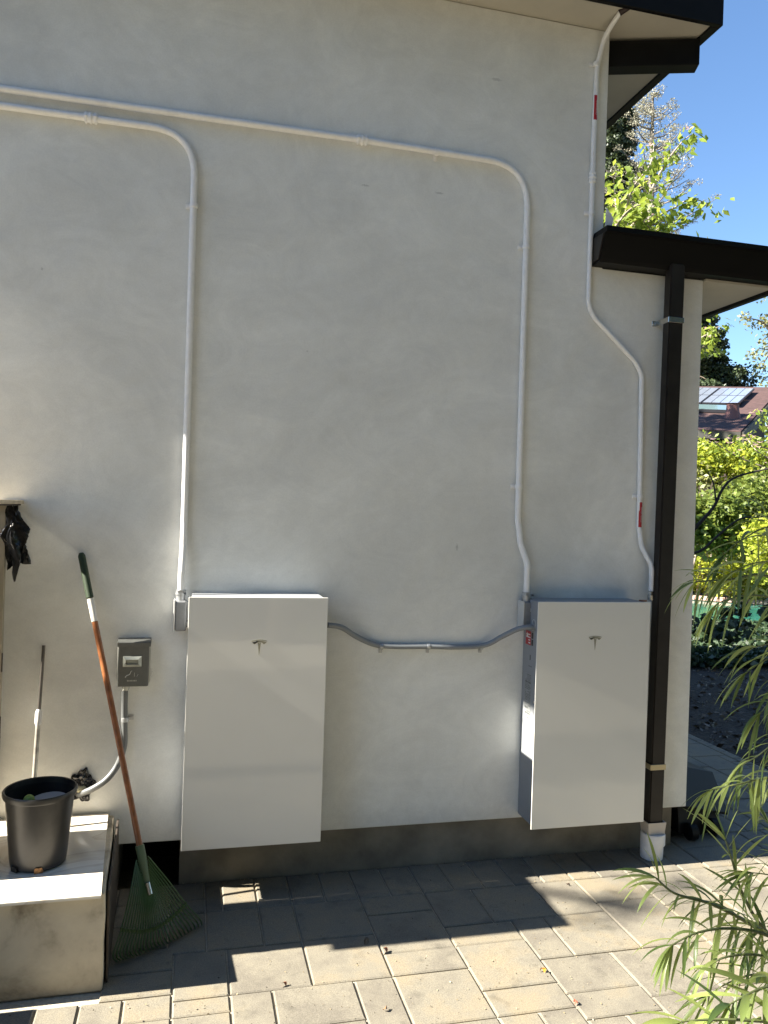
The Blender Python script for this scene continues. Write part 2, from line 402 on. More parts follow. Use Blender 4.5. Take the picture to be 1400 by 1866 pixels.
for (x0, x1, y0, y1) in [
    (-.035, .115, -.13, .03), (-.26, -.035, -.13, .03), (-.26, -.035, -.31, -.13), (-.035, .115, -.247, -.13),
    (-.26, -.035, -.495, -.31), (-.035, .115, -.545, -.247), (.115, .34, -.545, -.247), (.34, .49, -.545, -.247), (.49, .79, -.545, -.247),
    (.79, 1.09, -.396, -.247), (.79, 1.09, -.694, -.396), (.79, 1.09, -.843, -.694), (.79, 1.09, -1.141, -.843),
    (1.09, 1.315, -.545, -.247), (1.315, 1.615, -.545, -.247), (1.615, 1.84, -.545, -.247), (1.84, 2.14, -.471, -.247), (1.84, 2.14, -.843, -.471),
    (-.26, -.01, -.65, -.495), (-.01, .19, -.843, -.545), (.19, .49, -.843, -.545), (.49, .79, -.843, -.545),
    (1.09, 1.39, -.694, -.545), (1.09, 1.39, -.992, -.694), (1.09, 1.39, -1.141, -.992), (1.39, 1.54, -.843, -.545), (1.54, 1.84, -.843, -.545),
    (1.39, 1.69, -1.0665, -.843), (1.39, 1.69, -1.2155, -1.0665), (1.69, 1.99, -1.141, -.843), (1.69, 1.84, -1.439, -1.141), (1.84, 1.99, -1.29, -1.141),
    (-.01, .19, -.935, -.843), (.19, .34, -1.141, -.843), (.34, .64, -1.0665, -.843), (.64, .79, -1.141, -.843), (.49, .64, -1.29, -1.0665),
    (1.99, 2.14, -1.141, -.843), (1.09, 1.24, -1.439, -1.141), (1.24, 1.39, -1.29, -1.141), (1.39, 1.54, -1.5135, -1.2155), (.79, 1.09, -1.439, -1.141),
    (-.26, -.01, -.80, -.65), (-.175, -.01, -.935, -.80), (-.32, -.175, -1.0, -.80), (-.46, -.32, -1.0, -.80), (-.62, -.46, -1.0, -.80), (-.175, -.01, -1.14, -.935), (-.01, .19, -1.141, -.935)]:
    pc(x0, x1, y0, y1)
# irregular packing of the rest on the same half-module grid
rnd = random.Random(5)
NX0, NX1, NY0, NY1 = -83, 51, -66, 100
occ = set()
for (x0, x1, y0, y1) in P:
    for i in range(round((x0 - OX) / UX), round((x1 - OX) / UX)):
        for j in range(round((y0 - OY) / UY), round((y1 - OY) / UY)): occ.add((i, j))
def allowed(i, j):
    x = OX + (i + .5) * UX; y = OY + (j + .5) * UY
    if y > .03: return x > 2.58 and x < 4.01
    if x < -.26: return y < -.80
    if x < -.01 and y > -.93: return False
    return x < 4.01
sizes = [(4, 4), (4, 4), (4, 3), (3, 4), (4, 2), (2, 4)]
for j in range(100, NY0, -1):
    for i in range(NX0, NX1):
        if (i, j) in occ or not allowed(i, j): continue
        c = sizes[:]; rnd.shuffle(c)
        for (w, h) in c + [(4, 1), (2, 2), (3, 1), (2, 1), (1, 2), (1, 1)]:
            cells = [(i + a, j - b) for a in range(w) for b in range(h)]
            if all(q not in occ and allowed(*q) for q in cells):
                occ.update(cells)
                P.append((OX + i * UX, OX + (i + w) * UX, OY + (j - h + 1) * UY, OY + (j + 1) * UY)); break
def paver_box(bm, w, h, dx=0, dy=0, dz=0, ch=.005):
    """chamfered slab, top at z = dz"""
    def ring(i, z): return [bm.verts.new((dx + sx * (w / 2 - i), dy + sy * (h / 2 - i), dz + z)) for sx, sy in ((-1, -1), (1, -1), (1, 1), (-1, 1))]
    a, b, c = ring(0, -.03), ring(0, -ch * .8), ring(ch, 0)
    for p, q in ((a, b), (b, c)):
        for k in range(4): bm.faces.new((p[k], p[(k + 1) % 4], q[(k + 1) % 4], q[k]))
    bm.faces.new(c)
def seen(p):
    d = p - CC; z = d.dot(CF)
    if z < .2: return 1e9, False
    u = 700 + FPX * d.dot(CR) / z; v = 933 - FPX * d.dot(CU) / z
    return z, (-60 < u < 1460 and v < 1940)
lst = sorted(((seen(Vector(((a + b) / 2, (c + d) / 2, 0))), (a, b, c, d)) for a, b, c, d in P), key=lambda t: (not t[0][1], t[0][0]))
cache = {}; far_bm = BM()
for k, (sv_, (x0, x1, y0, y1)) in enumerate(lst):
    w, h = x1 - x0 - .0055, y1 - y0 - .0055; cx, cy = (x0 + x1) / 2, (y0 + y1) / 2; dz = rnd.uniform(-.0012, .0012)
    if sv_[1] and k < 295:
        key = (round(w, 3), round(h, 3))
        if key not in cache:
            b_ = BM(); paver_box(b_, w, h); me = bpy.data.meshes.new('paver'); b_.normal_update(); b_.to_mesh(me); b_.free(); me.materials.append(M_PAVER); cache[key] = me
        o = bpy.data.objects.new('paver', cache[key]); o.location = (cx, cy, dz); o.rotation_euler = (rnd.uniform(-.002, .002), rnd.uniform(-.002, .002), rnd.uniform(-.004, .004)); link(o, pavement)
    else: paver_box(far_bm, w, h, cx, cy, dz)
o = fin('paver_field', far_bm, M_PAVER, pavement); o['kind'] = 'stuff'

# soil bed right of the patio
bm = BM(); box(bm, 4.035, 14, -6, 7.4, -.06, -.012)
tag(fin('soil_bed', bm, M_SOIL), 'dark mulched planting bed beside the patio', kind='structure')
rng = np.random.default_rng(3)
n = 5200; Pq = np.column_stack([rng.uniform(4.04, 9, n), rng.uniform(-.5, 6.5, n), rng.uniform(-.012, .012, n)])
V, F, rv = leaf_cloud(rng, Pq, np.full((n, 3), .01), 1, .05, .25)
tag(quads('bark_mulch', V, F, leaf_mat('mulch_chips', (.03, .02, .013), (.16, .12, .08), .05), rnd=rv), 'loose bark chips and dry leaves on the dark bed', 'mulch', kind='stuff')

# ------------------------------------------------------------------ house
house = thing('house', 'grey stucco house wall with white soffits and black eaves', 'house', (0, 0, 0))
bm = BM()
XW, XL = 2.026, 2.624
prism(bm, [(-3.0, 0, .212), (XL, 0, .212), (XL, 0, 3.03), (XW, 0, 3.03), (XW, 0, 4.25), (-3.0, 0, 4.25)], (0, 5, 0), .006)
fin('wall', bm, M_STUCCO, house)
bm = BM(); box(bm, 0.0, 2.555, .03, 4.8, -.05, .212); fin('plinth', bm, M_PLINTH, house)
bm = BM(); box(bm, -3.0, -.275, .03, 4.8, -.05, .212); fin('plinth', bm, M_PLINTH, house)
bm = BM(); box(bm, -.275, 0.0, .45, 4.8, -.05, .212); fin('crawlspace_opening', bm, M_CRAWL, house, label='crawlspace opening in the plinth, its dark inside painted black')
# upper roof: soffit, fascia boards, roofing; the eave is deeper left of the frame's top edge
upper = bpy.data.objects.new('upper_roof', None); link(upper, house)
XR = 2.50; ZS = 4.252
bm = BM(); prism(bm, [(-3.0, -.20, ZS), (XR - .02, -.20, ZS), (XR - .02, 5, ZS), (-3.0, 5, ZS)], (0, 0, .02)); fin('soffit', bm, M_SOFFIT, upper)
bm = BM(); box(bm, -3.04, XR + .03, -.225, -.20, ZS - .012, ZS + .24, .003, 1); fin('fascia', bm, M_FASCIA, upper)
bm = BM(); box(bm, XR - .02, XR + .03, -.20, 5, ZS - .012, ZS + .24, .003, 1); fin('fascia', bm, M_FASCIA, upper)
bm = BM(); box(bm, -3.06, XR + .05, -.25, 5.1, ZS + .24, ZS + .27, .003, 1); fin('roofing', bm, M_FASCIA, upper)
# outrigger beam under the soffit
a0, a1 = at(1110, 121, 2, 4.1), at(1275, 117, 2, 4.1)
dr = (a1 - a0).normalized(); a0 = a0 - dr * .12; wv = Vector((-dr.y, dr.x, 0)) * .085
bm = BM(); prism(bm, [a0, a1, a1 + wv - dr * .0, a0 + wv], (0, 0, .135), .004); fin('beam', bm, M_FASCIA, upper, label='black beam end poking out under the soffit')
# lower wing roof
lower = bpy.data.objects.new('lower_roof', None); link(lower, house)
bm = BM(); prism(bm, [(XL, -.02, 3.02), (3.04, -.02, 3.02), (3.04, 4.5, 3.02), (XL, 4.5, 3.02)], (0, 0, .02)); fin('soffit', bm, M_SOFFIT, lower)
bm = BM(); box(bm, 3.04, 3.075, -.02, 4.5, 3.0, 3.17, .003, 1); fin('fascia', bm, M_FASCIA, lower)
bm = BM(); box(bm, 2.0, 3.10, .0, 4.5, 3.172, 3.19, .003, 1); fin('roofing', bm, M_FASCIA, lower)
bm = BM(); prism(bm, [(1.962, .0, 3.032), (1.962, -.085, 3.032), (1.962, -.094, 3.05), (1.962, -.135, 3.165), (1.962, -.15, 3.17), (1.962, -.15, 3.195), (1.962, -.128, 3.195), (1.962, -.02, 3.195), (1.962, -.004, 3.17)], (1.13, 0, 0)); fin('gutter', bm, M_GUTTER, lower)
bm = BM(); prism(bm, [(1.955, -.008, 3.045), (1.955, -.082, 3.045), (1.955, -.128, 3.165), (1.955, -.008, 3.165)], (.008, 0, 0), .002); fin('gutter_end_cap', bm, M_SPOUT, lower)
bm = BM(); prism(bm, [(1.985, -.012, 3.175), (2.06, -.012, 3.20), (2.075, -.012, 3.29), (2.035, -.012, 3.34), (2.03, -.012, 3.23), (1.985, -.012, 3.21)], (0, .01, 0), .002)
fin('flashing', bm, M_WHITEPIPE, house, label='bent white flashing where the gutter meets the wall')

# ------------------------------------------------------------------ conduits
def rings_on(bm, c, d, r, L, n=16):
    c = Vector(c); d = Vector(d).normalized(); tube(bm, [c - d * L / 2, c - d * (L / 2 - .002), c + d * (L / 2 - .002), c + d * L / 2], [r * .93, r, r, r * .93], n)
def coupling(parent, c, d, r):
    bm = BM(); rings_on(bm, c, d, r * 1.34, .056); d = Vector(d).normalized(); c = Vector(c)
    for s in (-1, 0, 1): rings_on(bm, c + d * .0195 * s, d, r * 1.62, .0105, 6 if s else 18)
    fin('coupling', bm, M_WHITEPIPE, parent, True)
def strap(parent, c, d, r, side, material=None, w=.020):
    """one-hole strap: saddle over the pipe and an ear with a screw against the wall"""
    c = Vector(c); d = Vector(d).normalized(); s = Vector(side).normalized()
    bm = BM(); rings_on(bm, c, d, r * 1.24, w)
    e = Vector((c.x, -.003, c.z)) + s * (r * 1.15 + .008)
    n_ = Vector((0, -1, 0)); q = d.cross(n_).normalized()
    pts = [e + s * .011 + d * w / 2, e - s * .014 + d * w / 2, e - s * .014 - d * w / 2, e + s * .011 - d * w / 2]
    prism(bm, [p + Vector((0, .002, 0)) for p in pts], (0, -.005, 0), .001)
    tube(bm, [e + Vector((0, -.001, 0)), e + Vector((0, -.007, 0))], .0045, 8)
    fin('strap', bm, material or M_WHITEPIPE, parent, True)
def tape(parent, c, r, L, text, ang=0.35):
    """red label wrapped on the front of a vertical pipe, white lettering running down it"""
    bm = BM(); rr = r + .0007; n = 9; vs = []
    for z in (-L / 2, L / 2):
        vs.append([bm.verts.new((c[0] + rr * math.sin(a), c[1] - rr * math.cos(a), c[2] + z)) for a in [ang + (k / (n - 1) - .5) * 2.3 for k in range(n)]])
    for k in range(n - 1): bm.faces.new((vs[0][k], vs[0][k + 1], vs[1][k + 1], vs[1][k]))
    lab = fin('warning_label', bm, M_RED, parent, True, label='red tape with white lettering reading POWER SOURCE')
    tm = text_mesh(text, .0135)
    o = bpy.data.objects.new('lettering', tm); tm.materials.append(M_WHITE)
    zs = L * .60 / max(v.co.x for v in tm.vertices)
    for v in tm.vertices:
        x, y = v.co.x * zs, v.co.y
        a = ang + (y - .005) / rr * .95
        v.co = Vector((c[0] + (rr + .0006) * math.sin(a), c[1] - (rr + .0006) * math.cos(a), c[2] + L * .30 - x))
    w_ = Vector((0, 0, 0)); p_ = lab
    while p_ is not None: w_ += p_.location; p_ = p_.parent
    tm.transform(Matrix.Translation(-w_)); link(o, lab)
def text_mesh(body, size):
    cu = bpy.data.curves.new('lettering', 'FONT'); cu.body = body; cu.size = size
    tmp = bpy.data.objects.new('tmp_text', cu); COL.objects.link(tmp)
    dg = bpy.context.evaluated_depsgraph_get(); me = bpy.data.meshes.new_from_object(tmp.evaluated_get(dg))
    bpy.data.objects.remove(tmp); me.name = 'lettering'; me.materials.clear()
    return me
YC = -.022; RP = .0150; RS = .0125
c1 = thing('conduit', 'white conduit from the left bending down to the left battery unit', 'conduit', (-.04, -.022, 1.35))
p1 = fillet([(-3.0, YC, 3.405), (-.49, YC, 3.417), (-.03, YC, 3.418), (-.026, YC, 1.66), (-.026, YC - .012, 1.56), (-.030, -.062, 1.44), (-.030, -.062, 1.335)], [0, 0, .2, .1, .1, .1, 0], 10)
bm = BM(); tube(bm, p1, RP, 16); fin('pipe', bm, M_WHITEPIPE, c1, True)
coupling(c1, (-.475, YC, 3.417), (1, 0, .005), RP); strap(c1, (-.0275, YC, 3.09), (0, 0, 1), RP, (-1, 0, 0))
c2 = thing('conduit', 'long white conduit across the wall top bending down to the right battery unit', 'conduit', (1.63, -.022, 1.35))
p2 = fillet([(-3.0, YC, 3.478), (.74, YC, 3.497), (1.588, YC, 3.488), (1.592, YC, 1.72), (1.606, YC - .01, 1.60), (1.638, -.052, 1.50), (1.638, -.052, 1.335)], [0, 0, .22, .1, .1, .1, 0], 10)
bm = BM(); tube(bm, p2, RP, 16); fin('pipe', bm, M_WHITEPIPE, c2, True)
coupling(c2, (.736, YC, 3.496), (1, 0, 0), RP); strap(c2, (1.105, YC, 3.492), (1, 0, 0), RP, (0, 0, -1))
strap(c2, (1.589, YC, 3.085), (0, 0, 1), RP, (-1, 0, 0)); strap(c2, (1.591, YC, 1.885), (0, 0, 1), RP, (-1, 0, 0))
c3 = thing('conduit', 'thinner white conduit from the soffit jogging right to the right battery unit', 'conduit', (2.32, -.02, 1.35))
e0 = at(1146, 12, 1, -.19); e1 = at(1131, 22, 1, -.165)
YT = -.018
p3 = fillet([e1, (1.975, -.04, 4.20), (1.949, YT, 4.05), (1.943, YT, 3.70), (1.943, YT, 2.83), (1.975, YT, 2.77), (2.215, YT, 2.565), (2.262, YT, 2.50), (2.275, YT, 1.70), (2.285, -.03, 1.60), (2.330, -.062, 1.50), (2.330, -.062, 1.36)],
            [0, .16, .1, 0, .12, .12, .12, .12, .1, .1, .1, 0], 8)
bm = BM(); tube(bm, p3, RS, 14); fin('pipe', bm, M_WHITEPIPE, c3, True)
bm = BM(); tube(bm, [e0 + (e0 - e1) * .8, e0, e1 - (e0 - e1) * .15], RS * 1.25, 14); fin('pipe', bm, mat('brown_black_pipe', (.03, .016, .014), .5), c3, True, label='dark brown pipe end under the eave')
for z in (4.06, 3.30): strap(c3, (1.944, YT, z), (0, 0, 1), RS, (-1, 0, 0))
coupling(c3, (1.943, YT, 3.48), (0, 0, 1), RS); strap(c3, (2.2735, YT, 1.86), (0, 0, 1), RS, (-1, 0, 0))
tape(c3, (1.9435, YT, 3.834), RS, .125, 'POWER SOURCE'); tape(c3, (2.275, YT, 1.765), RS, .13, 'POWER SOURCE')

def junction(label, x, y, ztop, x_to):
    """conduit body with compression connector on top and a nipple into the battery case"""
    t = thing('junction_box', label, 'junction box', (x, 0, ztop - .16))
    bm = BM(); box(bm, x - .022, x + .028, y - .034, y + .034, ztop - .165, ztop - .03, .009, 3); fin('body', bm, M_JBOX, t, True)
    bm = BM(); box(bm, x - .029, x - .022, y - .036, y + .036, ztop - .168, ztop - .027, .003, 2); fin('cover', bm, M_LIDG, t, True)
    bm = BM(); tube(bm, [(x, y, ztop - .04), (x, y, ztop - .005)], .0205, 18)
    tube(bm, [(x, y, ztop - .005), (x, y, ztop + .001)], .024, 18); tube(bm, [(x, y, ztop + .001), (x, y, ztop + .016)], .0225, 6); fin('connector', bm, M_GALV, t, True)
    bm = BM(); tube(bm, [(x + .025, y, ztop - .135), (x + .034, y, ztop - .135), (x + .035, y, ztop - .135), (x_to, y, ztop - .135)], [.016, .016, .021, .021], 18); fin('nipple', bm, M_GALV, t, True)
    bm = BM()
    for k in range(2): tube(bm, [(x + .018, y - .028, ztop + .004 + .0 * k), (x + .018, y - .04, ztop + .004)], .005, 8)
    fin('set_screw', bm, M_GALV, t, True)
junction('grey conduit box with pale cover at the left battery unit corner', -.030, -.062, 1.345, .012)
junction('grey conduit box with pale cover at the right battery unit corner', 1.638, -.052, 1.345, 1.66)

# ------------------------------------------------------------------ battery units
def battery(x, zb, label, right):
    t = thing('battery_unit', label, 'battery', (x + .305, 0, zb))
    W, H = .609, 1.099; D = .193
    bm = BM(); prism(bm, [(x + .012, -.002, zb + .006), (x + W - .012, -.002, zb + .006), (x + W - .012, -.002, zb + H - .002), (x + .012, -.002, zb + H - .002)], (0, -D + .018, 0), .008)
    fin('case', bm, M_CASE, t, True)
    bm = BM(); box(bm, x + .006, x + W - .006, -D + .0165, -D + .006, zb + .004, zb + H - .004, .003, 2); fin('trim', bm, M_CASEW, t, True)
    bm = BM(); box(bm, x, x + W, -D, -D + .0055, zb, zb + H, .0022, 3)
    fin('front_panel', bm, M_PANEL, t, True)
    # emblem: thin arc over a tapering T
    cx, zt = x + W / 2 + (.003 if not right else .004), zb + H - .195
    if right: zt = zb + H - .175
    bm = BM(); y = -D - .0012; s = .034
    def poly(pts): prism(bm, [(cx + a * s, y, zt + b * s) for a, b in pts], (0, .0016, 0))
    N = 12
    arc = [(-1 + 2 * k / N, .10 + .16 * (1 - (-1 + 2 * k / N) ** 2)) for k in range(N + 1)]
    for k in range(N):
        (a0_, b0_), (a1_, b1_) = arc[k], arc[k + 1]; poly([(a0_, b0_ - .10), (a1_, b1_ - .10), (a1_, b1_), (a0_, b0_)])
    poly([(-.93, -.12), (-.62, -.34), (-.40, -.36), (-.30, -.20), (-.12, -.16), (0, -.22), (0, -1.75), (-.10, -1.1), (-.22, -.32), (-.23, -.22)][:2] + [(-.80, -.02), (-.4, .07), (0, .10), (0, -.10), (-.17, -.10)][1:] + [(-.36, -.13), (-.50, -.30)])
    poly([(.93, -.12), (.80, -.02), (.4, .07), (0, .10), (0, -.10), (.17, -.10), (.36, -.13), (.50, -.30), (.62, -.34)])
    poly([(-.20, -.12), (0, -.24), (.20, -.12), (.10, -1.0), (0, -1.85), (-.10, -1.0)])
    fin('emblem', bm, M_EMBLEM, t)
    # details on the left flank
    xl = x + .012
    def plate(name, y0, y1, z0, z1, mt, off=.0008, lab=None, par=None):
        b_ = BM(); box(b_, xl - off, xl + .001, y0, y1, z0, z1); return fin(name, b_, mt, par or t, label=lab)
    red = plate('warning_label', -.098, -.040, zb + .872, zb + .94, M_RED, .0010, 'small red warning label with white triangle')
    b_ = BM(); prism(b_, [(xl - .0016, -.070, zb + .912), (xl - .0016, -.058, zb + .934), (xl - .0016, -.046, zb + .912)][::1], (.0005, 0, 0))
    for k in range(4): box(b_, xl - .0016, xl - .0011, -.094 + .003 * (k % 2), -.072 if k < 2 else -.046, zb + .880 + k * .0135, zb + .886 + k * .0135)
    fin('print', b_, M_WHITE, red)
    for k in range(2): plate('black_label', -.124, -.106, zb + .874 + k * .034, zb + .903 + k * .034, M_BLACK)
    lab = plate('rating_label', -.118, -.045, zb + .50, zb + .735, M_LABELG, .0008, 'grey rating label full of fine print')
    b_ = BM(); rr = random.Random(4); z = zb + .727
    while z > zb + .51:
        h = rr.choice([.0025, .004, .0025, .009]); y_ = -.114
        while y_ < -.052:
            L_ = rr.uniform(.006, .03)
            if rr.random() < .75: box(b_, xl - .0013, xl - .0010, y_, min(y_ + L_, -.05), z - h, z)
            y_ += L_ + .004
        z -= h + .004
    fin('print', b_, M_PRINT, lab)
    for (yy, zz, r_) in ((-.075, 1.045, .013), (-.128, .985, .019)):
        b_ = BM()
        path = [(xl - .001, yy + r_ * math.cos(a), zb + zz + r_ * math.sin(a)) for a in [2 * math.pi * k / 20 for k in range(21)]]
        tube(b_, path, .0013, 6, False); fin('knockout', b_, M_CASEW, t, True)
    plate('slot', -.10, -.093, zb + .80, zb + .825, M_BLACK)
    plate('print_mark', -.118, -.08, zb + .768, zb + .771, M_PRINT)
    b_ = BM(); tube(b_, [(xl - .003, -.158, zb + .605), (xl + .002, -.158, zb + .605)], .006, 10); fin('screw', b_, M_STEEL, t, True)
    return t
bt1 = battery(.0052, .2448, 'white wall battery at left, beside the rake and above the crawlspace opening', False)
bt2 = battery(1.6374, .2301, 'white wall battery at right, next to the dark downspout', True)
t = thing('pipe_connector', 'steel connector with copper coloured ring on top of the right battery unit', 'connector', (2.33, -.062, 1.325))
bm = BM(); tube(bm, [(2.33, -.062, 1.326), (2.33, -.062, 1.350)], .019, 16); tube(bm, [(2.33, -.062, 1.350), (2.33, -.062, 1.372)], .0165, 6); fin('connector', bm, M_STEEL, t, True)
bm = BM(); tube(bm, [(2.345 - .11, -.14, 1.3275), (2.345 - .11, -.14, 1.3335)], .020, 18); fin('ring', bm, mat('copper_paint', (.30, .13, .07), .5), t, True)

# flexible conduit between the units
fx = thing('flexible_conduit', 'grey flexible conduit sagging along the wall between the two battery units', 'flexible conduit', (1.1, -.02, 1.12))
w1 = [(597, 1139, -.11), (622, 1143, -.085), (650, 1160, -.05), (682, 1174, -.022), (720, 1178, -.02), (780, 1178, -.02), (840, 1179, -.02), (885, 1175, -.03), (915, 1160, -.06), (942, 1147, -.105), (962, 1143, -.13), (978, 1143, -.13)]
cp = [at(a, b, 1, y) for a, b, y in w1]
def smooth(pts, n=6):
    out = []; P_ = [pts[0]] + list(pts) + [pts[-1]]
    for i in range(1, len(P_) - 2):
        for k in range(n):
            t_ = k / n; a, b, c, d = P_[i - 1], P_[i], P_[i + 1], P_[i + 2]
            out.append(.5 * ((2 * b) + (c - a) * t_ + (2 * a - 5 * b + 4 * c - d) * t_ ** 2 + (3 * b - a - 3 * c + d) * t_ ** 3))
    out.append(pts[-1]); return out
sp = smooth(cp, 14)
def flex(name, sp, r, material, parent, rib=.0006, pitch=.006):
    L = 0; res = [sp[0]]; 
    dense = []
    for i in range(len(sp) - 1):
        seg = (sp[i + 1] - sp[i]).length; k = max(1, int(seg / (pitch / 2)))
        for q in range(k): dense.append(sp[i].lerp(sp[i + 1], q / k))
    dense.append(sp[-1])
    bm = BM(); tube(bm, dense, [r + (rib if i % 2 else 0) for i in range(len(dense))], 12); return fin(name, bm, material, parent, True)
flex('hose', sp, .0125, M_FLEX, fx)
for px in (695, 781, 877): strap(fx, at(px, 1178, 1, -.02), (1, 0, 0), .0125, (0, 0, -1), M_GALV, .016)
e = at(975, 1143, 1, -.13); bm = BM(); tube(bm, [e - Vector((.012, 0, 0)), e + Vector((.02, 0, 0))], .018, 8); fin('connector', bm, M_GALV, fx, True)

# ------------------------------------------------------------------ weatherproof electric box
mb = thing('electrical_box', 'grey green weatherproof electric box with hinged lid, left of the battery unit', 'electrical box', (-.22, 0, .93))
X0, X1, Z0, Z1 = -.288, -.157, .936, 1.136; YF = -.085
bm = BM(); box(bm, X0 - .004, X1 + .004, -.045, 0.0, Z0 + .006, Z1 + .002, .005, 2); fin('back_box', bm, M_METERL, mb, True)
bm = BM(); box(bm, X0, X1, YF + .004, -.046, Z0, Z1 - .012, .006, 3); fin('lid', bm, M_METER, mb, True)
bm = BM(); prism(bm, [(X0 - .003, -.04, Z1 - .012), (X0 - .003, YF - .002, Z1 - .024), (X0 - .003, YF - .002, Z1 - .004), (X0 - .003, -.04, Z1 + .010)], (X1 - X0 + .010, 0, 0), .002); fin('hood', bm, M_METER, mb, True)
# raised window frame (bevelled)
bm = BM(); a0x, a1x, a0z, a1z = X0 + .022, X1 - .030, Z0 + .088, Z0 + .135
def ringr(i, y): return [bm.verts.new((x, y, z)) for x, z in ((a0x + i, a0z + i), (a1x - i, a0z + i), (a1x - i, a1z - i), (a0x + i, a1z - i))]
r0, r1, r2, r3 = ringr(0, YF + .006), ringr(.0005, YF - .003), ringr(.013, YF - .013), ringr(.014, YF + .0)
for p, q in ((r0, r1), (r1, r2), (r2, r3)):
    for k in range(4): bm.faces.new((p[k], p[(k + 1) % 4], q[(k + 1) % 4], q[k]))
bm.faces.new(r3); fin('window_boss', bm, mat('boss_pale', (.30, .31, .27), .35, .3), mb)
bm = BM(); sq = [(X0 + .034, Z0 + .042), (X0 + .040, Z0 + .050), (X0 + .052, Z0 + .055), (X0 + .057, Z0 + .068), (X0 + .062, Z0 + .070)]
tube(bm, smooth([Vector((a, YF + .003, b)) for a, b in sq], 4), .0016, 6)
tube(bm, [(X0 + .072, YF + .0035, Z0 + .045), (X0 + .072, YF + .0035, Z0 + .062)], .001, 6); tube(bm, [(X0 + .082, YF + .0035, Z0 + .045), (X0 + .088, YF + .0035, Z0 + .056)], .001, 6)
for k in range(7): box(bm, X0 + .042 + k * .006, X0 + .045 + k * .006, YF + .0028, YF + .0045, Z0 + .024, Z0 + .030)
fin('embossed_mark', bm, M_METERL, mb)
bm = BM(); tube(bm, [(X0 + .035, -.048, Z0 + .004), (X0 + .035, -.048, Z0 - .012), (X0 + .035, -.048, Z0 - .022)], [.017, .017, .013], 16); fin('hub', bm, M_METERL, mb, True)
fc = thing('flexible_conduit', 'grey flexible conduit curving from the electric box down into the wall hole', 'flexible conduit', (-.3, -.03, .6))
w2 = [(228, 1258, -.048), (227, 1290, -.04), (227, 1330, -.035), (226, 1360, -.035), (215, 1393, -.04), (195, 1420, -.05), (170, 1437, -.045), (150, 1445, -.02), (136, 1449, .02)]
flex('hose', smooth([at(a, b, 1, y) for a, b, y in w2], 14), .0135, mat('charcoal_conduit', (.12, .125, .125), .4), fc, .0003)
strap(fc, at(228, 1311, 1, -.036), (0, 0, 1), .0135, (1, 0, 0), M_GALV)
# hole in the wall stuffed with black plastic and foam
hl = thing('wall_plug', 'crinkled black plastic and foam stuffed round the conduit hole in the wall', 'plug', (-.43, 0, .48))
hc = at(150, 1432, 1, -.01); rr = random.Random(8)
bm = BM(); bmesh.ops.create_icosphere(bm, subdivisions=4, radius=1)
for v in bm.verts:
    a = math.atan2(v.co.z, v.co.x); k = 1 + .12 * math.sin(a * 5 + 1) + .07 * math.sin(a * 11) + rr.uniform(-.05, .05)
    v.co = Vector((hc.x + v.co.x * .050 * k, -.003 + v.co.y * .012 + rr.uniform(-.006, .002), hc.z + v.co.z * .068 * k))
fin('black_plastic', bm, M_BAG, hl)
bm = BM(); bmesh.ops.create_icosphere(bm, subdivisions=3, radius=1)
for v in bm.verts: v.co = Vector((hc.x - .004 + v.co.x * .024, -.016 + v.co.y * .014 + rr.uniform(-.002, .002), hc.z - .012 + v.co.z * .016 + rr.uniform(-.002, .002)))
fin('foam', bm, mat('sprayed_foam', (.45, .42, .28), .8), hl)

# ------------------------------------------------------------------ downspout and drain
ds = thing('downspout', 'dark bronze square downspout running from gutter to white drain pipe', 'downspout', (2.37, -.07, .2))
bm = BM(); top = [(2.355, -.112, 3.06), (2.437, -.112, 3.06), (2.437, -.052, 3.06), (2.355, -.052, 3.06)]
bot = [(2.330, -.112, .17), (2.410, -.112, .17), (2.410, -.052, .17), (2.330, -.052, .17)]
a = [bm.verts.new(p) for p in top]; b = [bm.verts.new(p) for p in bot]
for k in range(4): bm.faces.new((a[k], b[k], b[(k + 1) % 4], a[(k + 1) % 4]))
bm.faces.new(a[::-1]); bm.faces.new(b); bmesh.ops.recalc_face_normals(bm, faces=bm.faces[:])
bmesh.ops.bevel(bm, geom=bm.edges[:], offset=.006, segments=2, affect='EDGES'); fin('pipe', bm, M_SPOUT, ds, True)
def dstrap(z, mt):
    xc = 2.3925 - (3.06 - z) / 2.89 * .026; b_ = BM()
    for (x0, x1, y0, y1) in ((xc - .045, xc + .045, -.1175, -.113), (xc - .0445, xc - .0415, -.113, -.0), (xc + .0415, xc + .0445, -.113, -.0), (xc - .068, xc - .0445, -.005, -.001)):
        box(b_, x0, x1, y0, y1, z - .014, z + .014, .001, 1)
    tube(b_, [(xc - .058, -.004, z), (xc - .058, -.010, z)], .008, 12); fin('strap', b_, mt, ds)
dstrap(2.77, M_STEEL); dstrap(.472, mat('brass_strap', (.50, .42, .26), .35, .5))
dp = thing('drain_pipe', 'short white drain pipe with square adapter at the foot of the downspout', 'drain pipe', (2.37, -.08, 0))
bm = BM(); a = [(2.372 + sx * .052, -.082 + sy * .040, .188) for sx, sy in ((-1, -1), (1, -1), (1, 1), (-1, 1))]; b = [(2.372 + sx * .044, -.082 + sy * .036, .115) for sx, sy in ((-1, -1), (1, -1), (1, 1), (-1, 1))]
A_ = [bm.verts.new(p) for p in a]; B_ = [bm.verts.new(p) for p in b]; A2 = [bm.verts.new((p[0] * .93 + 2.372 * .07, p[1] * .93 - .082 * .07, p[2])) for p in a]; B2 = [bm.verts.new((p[0] * .93 + 2.372 * .07, p[1] * .93 - .082 * .07, p[2])) for p in b]
